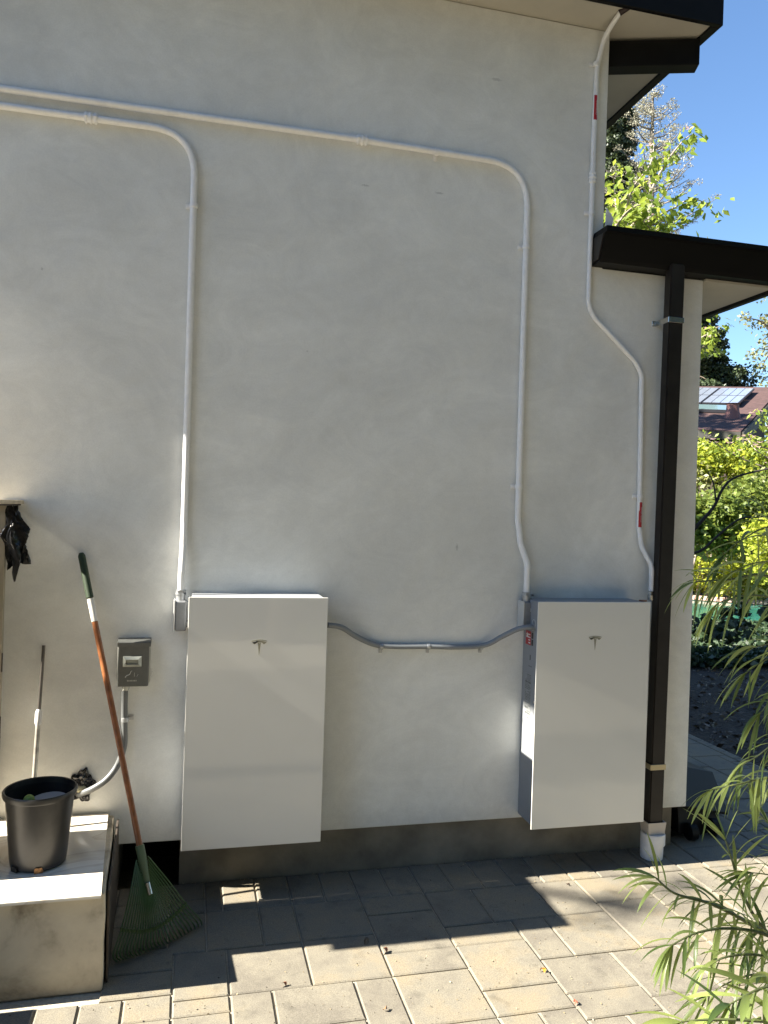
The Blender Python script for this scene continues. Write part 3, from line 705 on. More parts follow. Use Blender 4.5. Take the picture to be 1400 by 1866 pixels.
for k in range(4):
    q = (k + 1) % 4; bm.faces.new((A_[k], B_[k], B_[q], A_[q])); bm.faces.new((A_[k], A_[q], A2[q], A2[k])); bm.faces.new((A2[k], A2[q], B2[q], B2[k]))
bmesh.ops.recalc_face_normals(bm, faces=bm.faces[:]); fin('adapter', bm, M_ADPT, dp)
bm = BM(); lathe(bm, [(.048, .125), (.0585, .128), (.0615, .120), (.0615, .072), (.059, .068)], (2.372, -.085, 0), 36, caps=(True, False)); fin('collar', bm, M_PVC, dp, True)
bm = BM(); lathe(bm, [(.0575, .075), (.0575, .03), (.055, -.005)], (2.366, -.087, 0), 36); fin('pipe', bm, M_PVC, dp, True)

# ------------------------------------------------------------------ stone block, pot, cabinet
sb = thing('stone_block', 'low stained stone block with cream marble slab on top', 'stone block', (-.7, -.4, 0))
bm = BM(); prism(bm, [(-1.7, -.735, -.005), (-.252, -.735, -.005), (-.287, .0, -.005), (-1.7, .0, -.005)], (0, 0, .352), .008)
bmesh.ops.subdivide_edges(bm, edges=bm.edges[:], cuts=6, use_grid_fill=True)
for v in bm.verts:
    v.co += Vector((math.sin(v.co.z * 31 + v.co.y * 9) * .002, math.sin(v.co.x * 13 + v.co.z * 17) * .0025, 0))
fin('body', bm, M_BLOCK, sb, True)
bm = BM(); prism(bm, [(-1.7, -.775, .3485), (-.262, -.775, .3485), (-.312, -.012, .3485), (-1.7, -.012, .3485)], (0, 0, .0125), .002); fin('slab', bm, M_MARBLE, sb, True)
ss = thing('added_stone_step', 'unseen stone step added left of the view to cast shade on the paving', 'step', (-1.3, -1.1, 0))
bm = BM(); box(bm, -1.8, -.90, -1.6, -.79, -.005, .33, .01, 2); fin('step', bm, M_BLOCK, ss)  # out of view, added to cast the stepped shadow at lower left
sd_ = thing('board_strip', 'thin dark board standing on edge against the stone block side', 'board', (-.25, -.35, 0))
bm = BM(); prism(bm, [(-.246, -.69, 0), (-.238, -.69, 0), (-.262, -.02, 0), (-.272, -.02, 0)], (-.003, 0, .335), .002); fin('board', bm, M_DARKBOARD, sd_)

POT = (-.522, -.468, .3612)
pt = thing('plant_pot', 'black plastic nursery pot standing on the marble slab', 'plant pot', POT)
bm = BM(); lathe(bm, [(.0, .0), (.088, 0), (.099, .006), (.1025, .03), (.123, .262), (.1265, .265)], POT, 56)
fin('body', bm, M_POT, pt, True)
bm = BM(); lathe(bm, [(.1235, .258), (.1300, .260), (.1330, .268), (.1330, .280), (.1300, .2845), (.1250, .283), (.1225, .262), (.115, .18), (.100, .012), (.0, .012)], POT, 56); fin('rim', bm, [M_POT], pt, True)
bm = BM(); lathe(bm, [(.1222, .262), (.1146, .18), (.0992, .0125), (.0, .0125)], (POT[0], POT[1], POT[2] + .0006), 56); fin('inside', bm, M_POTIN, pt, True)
def foot_hole(ang):
    b_ = BM(); n_ = 8; r0_ = .1045
    pts = [(-.015, .001), (.015, .001), (.015, .014), (.010, .022), (-.010, .022), (-.015, .014)]
    prism(b_, [(POT[0] + (r0_ + .0012 + .085 * z) * math.sin(ang + x / r0_), POT[1] - (r0_ + .0012 + .085 * z) * math.cos(ang + x / r0_), POT[2] + z) for x, z in pts], (-.004 * math.sin(ang), .004 * math.cos(ang), 0))
    return b_
fin('drain_hole', foot_hole(.18), mat('painted_lit_hole', (.25, .12, .04), .6, noise=(90, .8)), pt); fin('drain_hole', foot_hole(-.75), M_POTIN, pt)  # first hole's warm colour is painted as if light falls in
dc = thing('round_lid', 'blue grey round lid lying tilted inside the black pot', 'lid', (POT[0] + .02, POT[1] - .02, POT[2] + .2))
bm = BM(); lathe(bm, [(0, 0), (.083, 0), (.085, .003), (.083, .006), (0, .007)], (0, 0, 0), 40)
bm.transform(Matrix.Translation((POT[0] + .025, POT[1] - .012, POT[2] + .222)) @ Matrix.Rotation(R(10), 4, 'X') @ Matrix.Rotation(R(-5), 4, 'Y')); fin('disc', bm, M_DISC, dc, True)
gb = tag(fin('green_ball', (lambda b_: (bmesh.ops.create_icosphere(b_, subdivisions=3, radius=.021), b_.transform(Matrix.Translation((POT[0] - .030, POT[1] - .055, POT[2] + .258))), b_)[2])(BM()), M_GREENB, None, True), 'small yellow green ball inside the black pot beside the lid', 'ball')

cb = thing('cabinet', 'tall cream cabinet against the wall at the left edge', 'cabinet', (-1.1, -.3, .36))
bm = BM(); box(bm, -1.62, -.765, -.60, -.29, .361, 1.715, .006, 2); fin('body', bm, M_CAB, cb, True)
bm = BM(); box(bm, -1.60, -.775, -.289, -.20, .865, 1.712, .004, 2); fin('rear_shade_box', bm, M_CAB, cb, True)  # added box that keeps sun off the paving strip by the wall
bm = BM(); box(bm, -1.62, -.765, -.035, -.003, .361, 1.715, .003, 2); fin('back_panel', bm, M_CAB, cb, True)
for k in range(9):
    bm = BM(); tube(bm, [( -.764, -.018 - .006 * math.sin(a), .62 + k * .022 + .009 * math.cos(a)) for a in [math.pi * q / 6 for q in range(7)]], .002, 6); fin('vent_ridge', bm, M_DARKBOARD, cb)
bm = BM(); box(bm, -.7655, -.762, -.012 - .02, -.012 - .008, 1.0, 1.08); fin('latch', bm, M_DARKBOARD, cb)
bd = thing('top_board', 'weathered board lying across the cabinet top', 'board', (-1.1, -.3, 1.72))
bm = BM(); prism(bm, [(-1.72, -.655, 1.722), (-.70, -.655, 1.722), (-.70, -.004, 1.722), (-.84, -.004, 1.722), (-.84, -.2, 1.722), (-1.72, -.2, 1.722)], (0, 0, .016), .002); fin('board', bm, M_BOARD, bd)
bm = BM(); prism(bm, [(-1.70, -.64, 1.7152), (-.712, -.64, 1.7152), (-.712, -.006, 1.7152), (-.83, -.006, 1.7152), (-.83, -.21, 1.7152), (-1.70, -.21, 1.7152)], (0, 0, .0063), .001); fin('backing', bm, M_DARKBOARD, bd)
def bag(label, cx, cy, ztop, L, wx, wy, seed):
    """crumpled sheet of plastic film with lobed lower edge"""
    rng_ = random.Random(seed); b_ = BM(); nu, nv = 44, 26; grid = []
    ph = [rng_.uniform(0, 6) for _ in range(8)]
    for j in range(nv):
        t_ = j / (nv - 1); row = []
        for i in range(nu):
            a = 2 * math.pi * i / nu
            sp_ = .35 + .75 * math.sin(min(1, t_ * 1.3) * 1.7)
            ln = L * (1 - .22 * (math.sin(a * 2 + ph[0]) + .8 * math.sin(a * 3 + ph[1])) * t_)
            fold = 1 + .22 * math.sin(a * 5 + ph[2] + t_ * 2) + .16 * math.sin(a * 9 + ph[3] - t_ * 3) + rng_.uniform(-.05, .05)
            row.append(b_.verts.new((cx + wx * sp_ * fold * math.cos(a) + .012 * math.sin(t_ * 9 + a * 2 + ph[4]) + t_ * .02, cy + wy * sp_ * fold * math.sin(a), ztop - ln * t_ + rng_.uniform(-.004, .004))))
        grid.append(row)
    for j in range(nv - 1):
        for i in range(nu): b_.faces.new((grid[j][i], grid[j][(i + 1) % nu], grid[j + 1][(i + 1) % nu], grid[j + 1][i]))
    b_.faces.new(grid[0])
    return tag(fin('plastic_bag', b_, M_BAG), label, 'plastic bag')
bag('crumpled black plastic bag hanging under the cabinet board', -.735, -.034, 1.712, .235, .038, .020, 3)

# rake -------------------------------------------------------------
rk = thing('leaf_rake', 'green leaf rake with wooden handle leaning on the wall', 'rake', (-.06, -.51, 0))
RT = at(148, 1008, 1, -.022); RB = Vector((-.055, -.505, .0)); ru = (RT - RB).normalized(); RLn = (RT - RB).length
def on(t_): return RB + (RT - RB) * t_
J = .235
HB = at(257, 1552, 1, -.39); 
def onh(t_): return HB.lerp(RT, t_)
bm = BM(); tube(bm, [onh(-.03), onh(.82)], .0125, 14); fin('handle', bm, M_WOOD, rk, True)
bm = BM(); tube(bm, [onh(.755), onh(.835)], .0135, 14); fin('sleeve', bm, mat('white_tape_sleeve', (.62, .60, .55), .4), rk, True, label='white band round the handle')
bm = BM(); tube(bm, [onh(.84), onh(.99), onh(1.0)], [.0155, .0155, .010], 14); fin('grip', bm, M_GRIP, rk, True)
ap = HB - (RT - HB).normalized() * .07
hd = bpy.data.objects.new('head', None); link(hd, rk)
bm = BM(); tube(bm, [onh(.02), onh(-.03), onh(-.10)], [.0175, .0175, .012], 14); fin('socket', bm, M_RAKEP, hd, True)
tipL, tipR = at(203, 1762, 2, .006), at(370, 1690, 2, .006)
nT = 26; rr = random.Random(2); midpts = []
side = (tipR - tipL).normalized(); back = Vector((0, 1, 0))
for k in range(nT):
    f = k / (nT - 1); tip = tipL.lerp(tipR, f); arc = math.sin(f * math.pi) * .035
    tip = tip + Vector((-.25, -.95, 0)) * arc
    st = onh(-.02 - .08 * math.sin(f * math.pi)) + side * (f - .5) * .05
    out = (tip - st); kn = st + out * .93 + Vector((0, -.01, .022)); tp = kn + Vector((.012, .034, -.030)); tp.z = .004
    bow = out.cross(side).normalized() * .012
    path = smooth([st, st + out * .33 + bow, st + out * .66 + bow * .8, kn, tp], 4)
    bm = BM(); tube(bm, path, .0031, 6); fin('tine', bm, M_RAKE, hd, True)
    midpts.append(st + out * .66 + bow * .8)
bm = BM(); tube(bm, midpts, .0040, 8); fin('crossbar', bm, M_RAKE, hd, True)
bm = BM()
for p in midpts: tube(bm, [p + Vector((0, -.004, -.008)), p + Vector((0, -.004, .008))], .0045, 6)
fin('tine_clip', bm, M_RAKE, hd)
bm = BM(); tube(bm, [onh(-.09) + Vector((.002, -.012, 0)), onh(-.125) + Vector((.004, -.012, 0))], .012, 12); fin('spring_bolt', bm, M_STEEL, hd, True)
# slim pole -------------------------------------------------------
po = thing('slim_pole', 'slim steel and white extension pole leaning on the wall behind the pot', 'pole', (-.6, -.1, .36))
q0, q1 = at(61, 1440, 1, -.13), at(80, 1176, 1, -.014)
dq = (q1 - q0)
bm = BM(); tube(bm, [q0 - dq * .35, q0 + dq * .48], .0100, 12); fin('tube', bm, mat('worn_white_tube', (.45, .42, .37), .3, .5, noise=(20, .5)), po, True)
bm = BM(); tube(bm, [q0 + dq * .45, q1], .0072, 12); fin('tube', bm, mat('dull_steel', (.20, .18, .16), .3, .8), po, True)
bm = BM(); tube(bm, [q0 + dq * .44, q0 + dq * .46, q0 + dq * .53, q0 + dq * .55], [.010, .0145, .0145, .009], 14); fin('locking_collar', bm, M_WHITE, po, True)

# dark bin behind the corner --------------------------------------
M_BIN = mat('matt_black_plastic', (.006, .006, .006), .55, spec=.25)
bn = thing('black_bin', 'black plastic bin with sloping lid lying just past the wall corner', 'bin', (2.9, .3, 0))
bm = BM()
prism(bm, [(2.64, .08, .03), (2.64, .62, .03), (2.64, .62, .33), (2.64, .22, .36), (2.64, .10, .20)], (.32, .08, -.06), .012); fin('body', bm, M_BIN, bn, True)
bm = BM(); prism(bm, [(2.62, .05, .20), (2.62, .20, .385), (2.62, .66, .355), (2.62, .66, .335), (2.62, .21, .365), (2.62, .06, .185)], (.38, .09, -.10), .004); fin('lid', bm, M_BIN, bn, True)
for (x_, y_) in ((2.69, .07), (2.86, .11)):
    bm = BM(); tube(bm, [(x_, y_, .045), (x_ + .04, y_, .045)], .045, 20); fin('wheel', bm, M_BIN, bn, True)

# ------------------------------------------------------------------ fallen leaves
def curl(label, px, py, s, col, seed):
    g = random.Random(seed); c = at(px, py, 2, .004); b_ = BM(); a = g.uniform(0, 6); N = 6; L_, R_ = [], []
    for k in range(N):
        t_ = k / (N - 1); w = math.sin(math.pi * (t_ * .92 + .04)) * s * .28; th = a + t_ * 1.8; x = c.x + math.cos(th) * s * .5 * t_; y = c.y + math.sin(th) * s * .5 * t_; z = .003 + .35 * s * math.sin(t_ * math.pi)
        L_.append(b_.verts.new((x - w * math.sin(th), y + w * math.cos(th), z + w * .5))); R_.append(b_.verts.new((x + w * math.sin(th), y - w * math.cos(th), z)))
    for k in range(N - 1): b_.faces.new((L_[k], R_[k], R_[k + 1], L_[k + 1]))
    tag(fin('fallen_leaf', b_, mat('leaf_%s' % label.split()[0], col, .6)), label, 'leaf', 'fallen leaves on the paving')
curl('orange curled leaf lying on a sunlit paver in front of the right battery', 992, 1772, .035, (.55, .25, .03), 1)
curl('red dry leaf on a joint near the bottom edge', 1047, 1830, .03, (.30, .06, .03), 2)
curl('brown dry leaf on the paver joint below the shadow edge', 705, 1735, .04, (.25, .10, .05), 3)
curl('rust coloured dry leaf on a sunlit paver between the batteries', 521, 1796, .03, (.28, .11, .05), 4)
curl('blackish dry leaf at the shadow edge below the right battery', 1034, 1612, .025, (.05, .03, .02), 5)
curl('pale tan dry leaf on the sunlit paver near the bottom', 699, 1840, .03, (.30, .16, .08), 6)
curl('grey brown leaf stem fragment on the shaded paver', 672, 1717, .045, (.07, .05, .03), 7)

g0 = np.random.default_rng(77); nq = 1500
Pq = np.column_stack([g0.uniform(-.6, 3.9, nq), g0.uniform(-1.6, .02, nq), np.full(nq, .0035)]); Pq = Pq[(Pq[:, 0] > -.2) | (Pq[:, 1] < -.8)]
Pb = np.column_stack([g0.uniform(-.25, 2.55, 500), .028 - np.abs(g0.normal(0, .022, 500)), np.full(500, .004)]); Pq = np.vstack([Pq, Pb])
V, F, rv = leaf_cloud(g0, Pq, np.full((len(Pq), 3), .001), 1, .0065, .15)
tag(quads('paving_litter', V, F, leaf_mat('litter', (.05, .035, .02), (.34, .27, .16), .05), rnd=rv), 'fine leaf crumbs and grit scattered over the pavers', 'litter', kind='stuff')

# ------------------------------------------------------------------ foreground shrub (long narrow leaves)
sh = thing('willow_leaf_shrub', 'foreground shrub with long narrow drooping green leaves at the right edge', 'shrub', (2.3, -1.9, 0))
rs = random.Random(21)
LV, LF, LRn = [], [], []
def blade(base, d, L, w, droop):
    d = d.normalized(); up = Vector((0, 0, 1)); sd2 = d.cross(up + Vector((rs.uniform(-.7, .7), rs.uniform(-.7, .7), 0))).normalized(); p = base.copy(); i0 = len(LV); N = 7; seg = L / (N - 1)
    for k in range(N):
        t_ = k / (N - 1); ww = w * (math.sin(math.pi * min(1, t_ * .93 + .06)) ** .75) * .5; nrm = sd2.cross(d).normalized()
        LV.append(p - sd2 * ww); LV.append(p - nrm * ww * .25); LV.append(p + sd2 * ww)
        d = (d + Vector((0, 0, -droop * seg / L * 1.5))).normalized(); p = p + d * seg
    c_ = rs.random()
    for k in range(N - 1):
        a = i0 + k * 3; LF.append((a, a + 1, a + 4, a + 3)); LF.append((a + 1, a + 2, a + 5, a + 4)); LRn.extend([c_, c_])
def branch(pts, rad, dens, Lr, wr, droop, spread=1.0, start=0.15, tipburst=6):
    dens = dens * 1.35; wr = (wr[0] * .85, wr[1] * .85)
    P_ = smooth([far(*p) for p in pts], 6); bm_ = BM(); n_ = len(P_)
    tube(bm_, P_, [rad * (1 - .7 * i / n_) for i in range(n_)], 7); fin('branch', bm_, M_TWIG, sh, True)
    acc = 0; ang = 0
    for i in range(1, n_):
        if i / n_ < start: continue
        seg = P_[i] - P_[i - 1]; acc += seg.length * dens
        while acc > 1:
            acc -= 1; ang += 2.4 + rs.uniform(-.4, .4); t_ = seg.normalized(); a = t_.cross(Vector((0, 0, 1))).normalized(); b = t_.cross(a)
            d = t_ * .75 + (a * math.cos(ang) + b * math.sin(ang)) * .8 * spread
            blade(P_[i - 1].lerp(P_[i], rs.random()), d, rs.uniform(*Lr), rs.uniform(*wr), droop * rs.uniform(.6, 1.4))
    for k in range(tipburst):
        t_ = (P_[-1] - P_[-4]).normalized(); d = t_ + Vector((rs.uniform(-.5, .5), rs.uniform(-.5, .5), rs.uniform(-.5, .3)))
        blade(P_[-1], d, rs.uniform(*Lr) * .9, rs.uniform(*wr), droop * rs.uniform(.5, 1.2))
Lr, wr = (.075, .125), (.0075, .0115)
branch([(1620, 1230, 2.0), (1500, 1110, 1.95), (1400, 1050, 1.9), (1330, 1056, 1.85), (1268, 1060, 1.8)], .005, 55, Lr, (.006, .0095), .9)
branch([(1620, 1230, 2.0), (1480, 1060, 2.0), (1420, 985, 1.95), (1400, 940, 1.95)], .004, 60, Lr, wr, .8)
branch([(1600, 1250, 1.9), (1500, 1180, 1.85), (1430, 1170, 1.8), (1372, 1180, 1.8)], .004, 45, Lr, wr, .9)
branch([(1560, 1500, 1.9), (1480, 1430, 1.85), (1400, 1418, 1.8), (1350, 1428, 1.75), (1300, 1438, 1.75)], .004, 75, Lr, wr, 1.2)
branch([(1560, 1500, 1.8), (1480, 1370, 1.8), (1430, 1345, 1.8), (1380, 1378, 1.8), (1350, 1395, 1.8)], .003, 65, Lr, (.006, .009), 1.0)
branch([(1500, 1760, 1.85), (1400, 1703, 1.8), (1340, 1668, 1.75), (1290, 1645, 1.72), (1230, 1628, 1.7), (1196, 1600, 1.7)], .006, 78, Lr, wr, .9)
branch([(1430, 1730, 1.75), (1382, 1680, 1.7), (1350, 1620, 1.68), (1335, 1570, 1.66), (1322, 1530, 1.65)], .0045, 45, (.07, .11), (.009, .013), .25, .9)
branch([(1500, 1760, 1.7), (1400, 1705, 1.66), (1330, 1692, 1.64), (1270, 1700, 1.62), (1225, 1722, 1.6)], .0045, 62, Lr, (.008, .013), 1.1)
branch([(1520, 1790, 1.65), (1440, 1760, 1.6), (1380, 1740, 1.58), (1320, 1745, 1.55), (1285, 1765, 1.55)], .004, 85, (.06, .10), (.006, .010), .8)
branch([(1520, 1830, 1.55), (1440, 1800, 1.5), (1390, 1800, 1.48), (1330, 1830, 1.45)], .004, 55, (.09, .13), (.012, .018), .6)
branch([(1520, 1880, 1.5), (1400, 1862, 1.45), (1300, 1858, 1.42), (1240, 1862, 1.4)], .004, 40, (.08, .13), (.010, .015), .4)
branch([(1600, 1350, 1.9), (1500, 1250, 1.85), (1440, 1230, 1.8), (1410, 1260, 1.8)], .004, 60, Lr, wr, 1.2)
branch([(1600, 1700, 2.1), (1500, 1620, 2.05), (1430, 1560, 2.0), (1400, 1500, 2.0)], .004, 50, Lr, wr, .8)
branch([(1620, 1230, 1.8), (1500, 1150, 1.75), (1420, 1095, 1.7), (1360, 1085, 1.7), (1310, 1098, 1.7)], .004, 50, (.09, .14), wr, .9)
branch([(1600, 1150, 1.9), (1480, 1000, 1.9), (1410, 960, 1.9), (1350, 985, 1.85), (1320, 1010, 1.85)], .003, 42, (.08, .12), wr, .8)
branch([(1600, 1400, 1.75), (1500, 1300, 1.75), (1420, 1275, 1.7), (1385, 1300, 1.7)], .003, 50, Lr, wr, 1.0)
branch([(1620, 1180, 1.7), (1520, 1080, 1.68), (1440, 1030, 1.66), (1380, 1025, 1.65), (1330, 1045, 1.64)], .003, 50, (.09, .14), wr, .8)
branch([(1620, 1300, 1.8), (1520, 1210, 1.78), (1450, 1180, 1.76), (1400, 1200, 1.75), (1360, 1225, 1.75)], .003, 55, (.08, .13), wr, .9)
branch([(1560, 1720, 1.7), (1480, 1640, 1.68), (1420, 1600, 1.66), (1370, 1590, 1.65)], .003, 55, (.08, .13), wr, .8)
branch([(1560, 1860, 1.6), (1460, 1800, 1.58), (1390, 1775, 1.56), (1330, 1790, 1.55), (1290, 1815, 1.55)], .003, 60, (.07, .12), wr, .7)
bm = BM()
for q in ((1500, 1760, 1.85), (1620, 1230, 2.0), (1560, 1500, 1.9), (1520, 1880, 1.5)):
    tube(bm, smooth([Vector((2.3, -1.9, -.02)), Vector((2.28, -1.9, .3)).lerp(far(*q), .25), far(*q)], 6), .010, 8)
fin('stem', bm, M_TWIG, sh, True)
quads('leaves', LV, LF, leaf_mat('shrub_leaf', (.07, .12, .035), (.33, .40, .12), .5, .38), sh, LRn, 'stuff')
for p in sh.children[-1].data.polygons: p.use_smooth = True

# ------------------------------------------------------------------ garden beyond: pool, hedges, shrubs
pool = at(1262, 1085, 2, -.02)
# pool: water surface between a brick coping on the far side and planting on the near side
pA = [at(1262 - 160, 1085 - 6, 2, 0), at(1450, 1104, 2, 0), at(1450, 1138, 2, 0), at(1262 - 160, 1122, 2, 0)]
bm = BM(); vs = [bm.verts.new((p.x, p.y, -.04)) for p in pA]; bm.faces.new(vs)
wm = mat('pool_water', (.03, .15, .115), .05, noise=(3, .25), bump=(6, .3, .02))
tag(fin('pool_water', bm, wm), 'turquoise pool water behind the shrubs', kind='structure')
cop = bpy.data.objects.new('pool_coping', None); link(cop); tag(cop, 'pink brick coping along the far edge of the pool', 'coping')
d0 = (pA[1] - pA[0]); Ld = d0.length; d0.normalize(); nrm = Vector((-d0.y, d0.x, 0)); nb = 26
bmk = [mat('brick_pink', (.50, .33, .27), .8, noise=(30, .2), rnd=.15)]
for k in range(nb):
    b_ = BM(); s0 = Ld * k / nb; w = Ld / nb - .02; base = pA[0] + d0 * s0
    prism(b_, [Vector((q.x, q.y, -.03)) for q in (base, base + d0 * w, base + d0 * w + nrm * .55, base + nrm * .55)], (0, 0, .055), .006); fin('brick', b_, bmk[0], cop)

def shrub(name, label, cat, loc, clumps, per, size, mt, flat=.6, stems=None, group=None, droop=0):
    """clumps: list of (centre, radii)"""
    t_ = thing(name, label, cat, loc, group)
    g = np.random.default_rng(abs(hash(label)) % 1000 if False else sum(map(ord, label)))
    V, F, rv = leaf_cloud(g, [c for c, r in clumps], [r for c, r in clumps], per, size, flat, droop)
    quads('leaves', V, F, mt, t_, rv, 'stuff')
    if stems:
        b_ = BM()
        for a, b, r in stems: tube(b_, smooth([Vector(a), Vector(a).lerp(Vector(b), .5) + Vector((.1, 0, .05)), Vector(b)], 4), r, 6)
        fin('stem', b_, M_BARKL, t_, True)
    return t_
def ell(c, r, n, g, cr):
    out = []
    for _ in range(n):
        d = g.normal(size=3); d /= np.linalg.norm(d); d *= g.random() ** .4
        out.append((np.array(c) + d * np.array(r), np.full(3, cr) * (.7 + .6 * g.random())))
    return out
g = np.random.default_rng(11)
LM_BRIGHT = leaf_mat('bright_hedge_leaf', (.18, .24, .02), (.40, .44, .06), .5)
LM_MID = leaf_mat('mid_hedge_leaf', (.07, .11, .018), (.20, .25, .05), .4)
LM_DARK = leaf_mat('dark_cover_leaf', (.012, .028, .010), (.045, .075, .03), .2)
LM_PINE = leaf_mat('conifer_needles', (.014, .026, .012), (.06, .085, .03), .15)
LM_PALE = leaf_mat('pale_tree_leaf', (.12, .14, .06), (.30, .30, .13), .4)
LM_DRY = leaf_mat('dry_conifer_tips', (.16, .16, .11), (.33, .31, .22), .2)
LM_DOG = leaf_mat('dogwood_leaf', (.11, .17, .02), (.26, .33, .05), .5)

# near dark ground cover, in front of pool
hc_ = []
for px in range(1235, 1480, 10):
    for py in (1146, 1160, 1178, 1198):
        p = at(px + g.uniform(-5, 5), py, 2, 0.05); hc_.append(((p.x, p.y, .06), np.array([.45, .45, .10])))
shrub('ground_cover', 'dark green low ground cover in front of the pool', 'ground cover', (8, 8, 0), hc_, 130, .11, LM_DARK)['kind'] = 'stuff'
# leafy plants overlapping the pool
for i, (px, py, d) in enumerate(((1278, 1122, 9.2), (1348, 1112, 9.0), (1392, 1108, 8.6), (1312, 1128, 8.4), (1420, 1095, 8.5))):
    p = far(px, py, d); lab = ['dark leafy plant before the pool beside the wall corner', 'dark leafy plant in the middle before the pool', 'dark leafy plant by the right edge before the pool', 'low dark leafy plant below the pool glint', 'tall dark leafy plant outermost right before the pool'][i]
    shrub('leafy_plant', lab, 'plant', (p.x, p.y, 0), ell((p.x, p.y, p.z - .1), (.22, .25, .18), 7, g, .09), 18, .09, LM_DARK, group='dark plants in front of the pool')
# clipped bright hedge behind coping
hA, hB = pA[0] + nrm * .8, pA[1] + nrm * .8
cl = []
for k in range(230):
    f = g.random(); p = hA.lerp(hB, f) + nrm * g.uniform(-.1, .9); cl.append(((p.x, p.y, g.uniform(.1, .92)), np.array([.30, .30, .16])))
shrub('low_hedge', 'low bright yellow green clipped hedge behind the pool', 'hedge', (hA.x, hA.y, 0), cl, 75, .085, LM_BRIGHT)
def wall_of(name, label, px0, px1, py0, py1, d, mt, n, per, cr, size, stems=False, group=None, th=1.2):
    cl = []
    for _ in range(n):
        p = far(g.uniform(px0, px1), g.uniform(py0, py1), d + g.uniform(0, th)); cl.append((tuple(p), np.full(3, cr) * g.uniform(.6, 1.3)))
    b_ = far((px0 + px1) / 2, 900, d); st = []
    if stems:
        for _ in range(14):
            p = far(g.uniform(px0, px1), py0 + 40, d + .3); st.append(((p.x + g.uniform(-.5, .5), p.y, 0), (p.x, p.y, p.z), .03))
    return shrub(name, label, 'shrub', (b_.x, b_.y, 0), cl, per, size, mt, stems=st or None, group=group)
wall_of('large_shrub', 'bright green rounded shrub behind the hedge at the right edge', 1375, 1470, 960, 1040, 15.5, LM_BRIGHT, 60, 150, .38, .10)
wall_of('large_shrub', 'yellow green leafy shrub behind the pool next to the wall corner', 1230, 1345, 910, 1000, 16.5, LM_MID, 60, 110, .36, .13)
wall_of('large_shrub', 'loose green shrub in the middle of the garden behind the branches', 1320, 1440, 880, 1000, 17.2, LM_MID, 70, 90, .36, .12)
wall_of('clipped_hedge', 'tall flat topped sunny hedge below the neighbour house', 1220, 1520, 822, 862, 18.5, LM_BRIGHT, 110, 150, .36, .10)
wall_of('twiggy_shrub', 'half bare twiggy shrub with pale stems in the middle distance', 1225, 1500, 862, 925, 18.0, LM_PALE, 60, 45, .36, .10, True)
# dark understorey soil bank behind
bm = BM(); box(bm, 8, 60, 16.0, 16.2, 0, 1.6)
bk0, bk1 = far(1150, 1000, 19.2), far(1600, 1000, 19.2)
bm.free(); bm = BM(); prism(bm, [(bk0.x, bk0.y, -.1), (bk1.x, bk1.y, -.1), (bk1.x, bk1.y + 6, 2.6), (bk0.x, bk0.y + 6, 2.6)], (0, 0, -.3)); 
tag(fin('hillside', bm, M_SOIL), 'dark bare bank behind the garden shrubs', kind='structure')
# pale boulder in the bed
bm = BM(); bmesh.ops.create_icosphere(bm, subdivisions=3, radius=1); bp_ = at(1320, 1205, 2, 0)
for v in bm.verts: v.co = Vector((bp_.x + v.co.x * .55, bp_.y + v.co.y * .3, -.02 + v.co.z * .09 * (1 + .3 * math.sin(v.co.x * 5))))
tag(fin('flat_boulder', bm, mat('mossy_stone', (.10, .12, .08), .9, noise=(8, .4), bump=(12, .6, .02)), None, True), 'flat mossy boulder lying in the shaded bed', 'boulder')

# ------------------------------------------------------------------ trees
def tube_tree(parent, segs, mt, name='trunk'):
    b_ = BM()
    for pts, r0, r1 in segs:
        P_ = smooth([Vector(p) for p in pts], 4); n_ = len(P_); tube(b_, P_, [r0 + (r1 - r0) * i / (n_ - 1) for i in range(n_)], 7)
    return fin(name, b_, mt, parent, True)
def conifer(label, px, d, ytop, ybase, rad, mt, dens=1.0, sparse=False, seed=1, group='tall conifers beyond the garden'):
    g = np.random.default_rng(seed); top = far(px, ytop, d); low = far(px, ybase, d)
    t_ = thing('conifer_tree', label, 'tree', (top.x, top.y, 0), group)
    segs = [([(top.x, top.y, -.1), (top.x + .1, top.y, top.z * .5), tuple(top)], .35, .03)]
    H = top.z - low.z; Cn, Rd = [], []; nb_ = int(46 * dens)
    for k in range(nb_):
        f = (k + .5) / nb_; z = low.z + H * (1 - f); L_ = rad * (f ** .8) * g.uniform(.65, 1.15) + .2; a = g.uniform(0, 6.283)
        dx, dy = math.cos(a), math.sin(a); tipz = z + (L_ * .35 if sparse else -L_ * .18)
        pts = [(top.x, top.y, z), (top.x + dx * L_ * .5, top.y + dy * L_ * .5, z + (.05 if sparse else .08) * L_), (top.x + dx * L_, top.y + dy * L_, tipz)]
        segs.append((pts, .035, .008))
        m_ = 5 if sparse else 8
        for q in range(m_):
            s = (q + 1) / m_; c = Vector(pts[0]).lerp(Vector(pts[2]), s); Cn.append((c.x + g.normal() * .08, c.y + g.normal() * .08, c.z + .04 + g.normal() * .08)); Rd.append((.26 if sparse else .42) * (1.1 - .4 * s))
    tube_tree(t_, segs, mat('grey_bark', (.17, .15, .125), .9) if sparse else M_BARK)
    V, F, rv = leaf_cloud(g, Cn, np.repeat(np.array(Rd)[:, None], 3, 1) * np.array([1, 1, .55]), 46 if sparse else 110, .055 if sparse else .13, .7, .3)
    quads('crown', V, F, mt, t_, rv, 'stuff')
conifer('dark dense conifer hard against the upper wall corner', 1122, 30, 170, 430, 1.5, LM_PINE, 1.3, seed=2)
conifer('pale half bare conifer with feathery branches above the lower roof', 1190, 27, 175, 450, 2.2, LM_DRY, 1.15, True, seed=5)
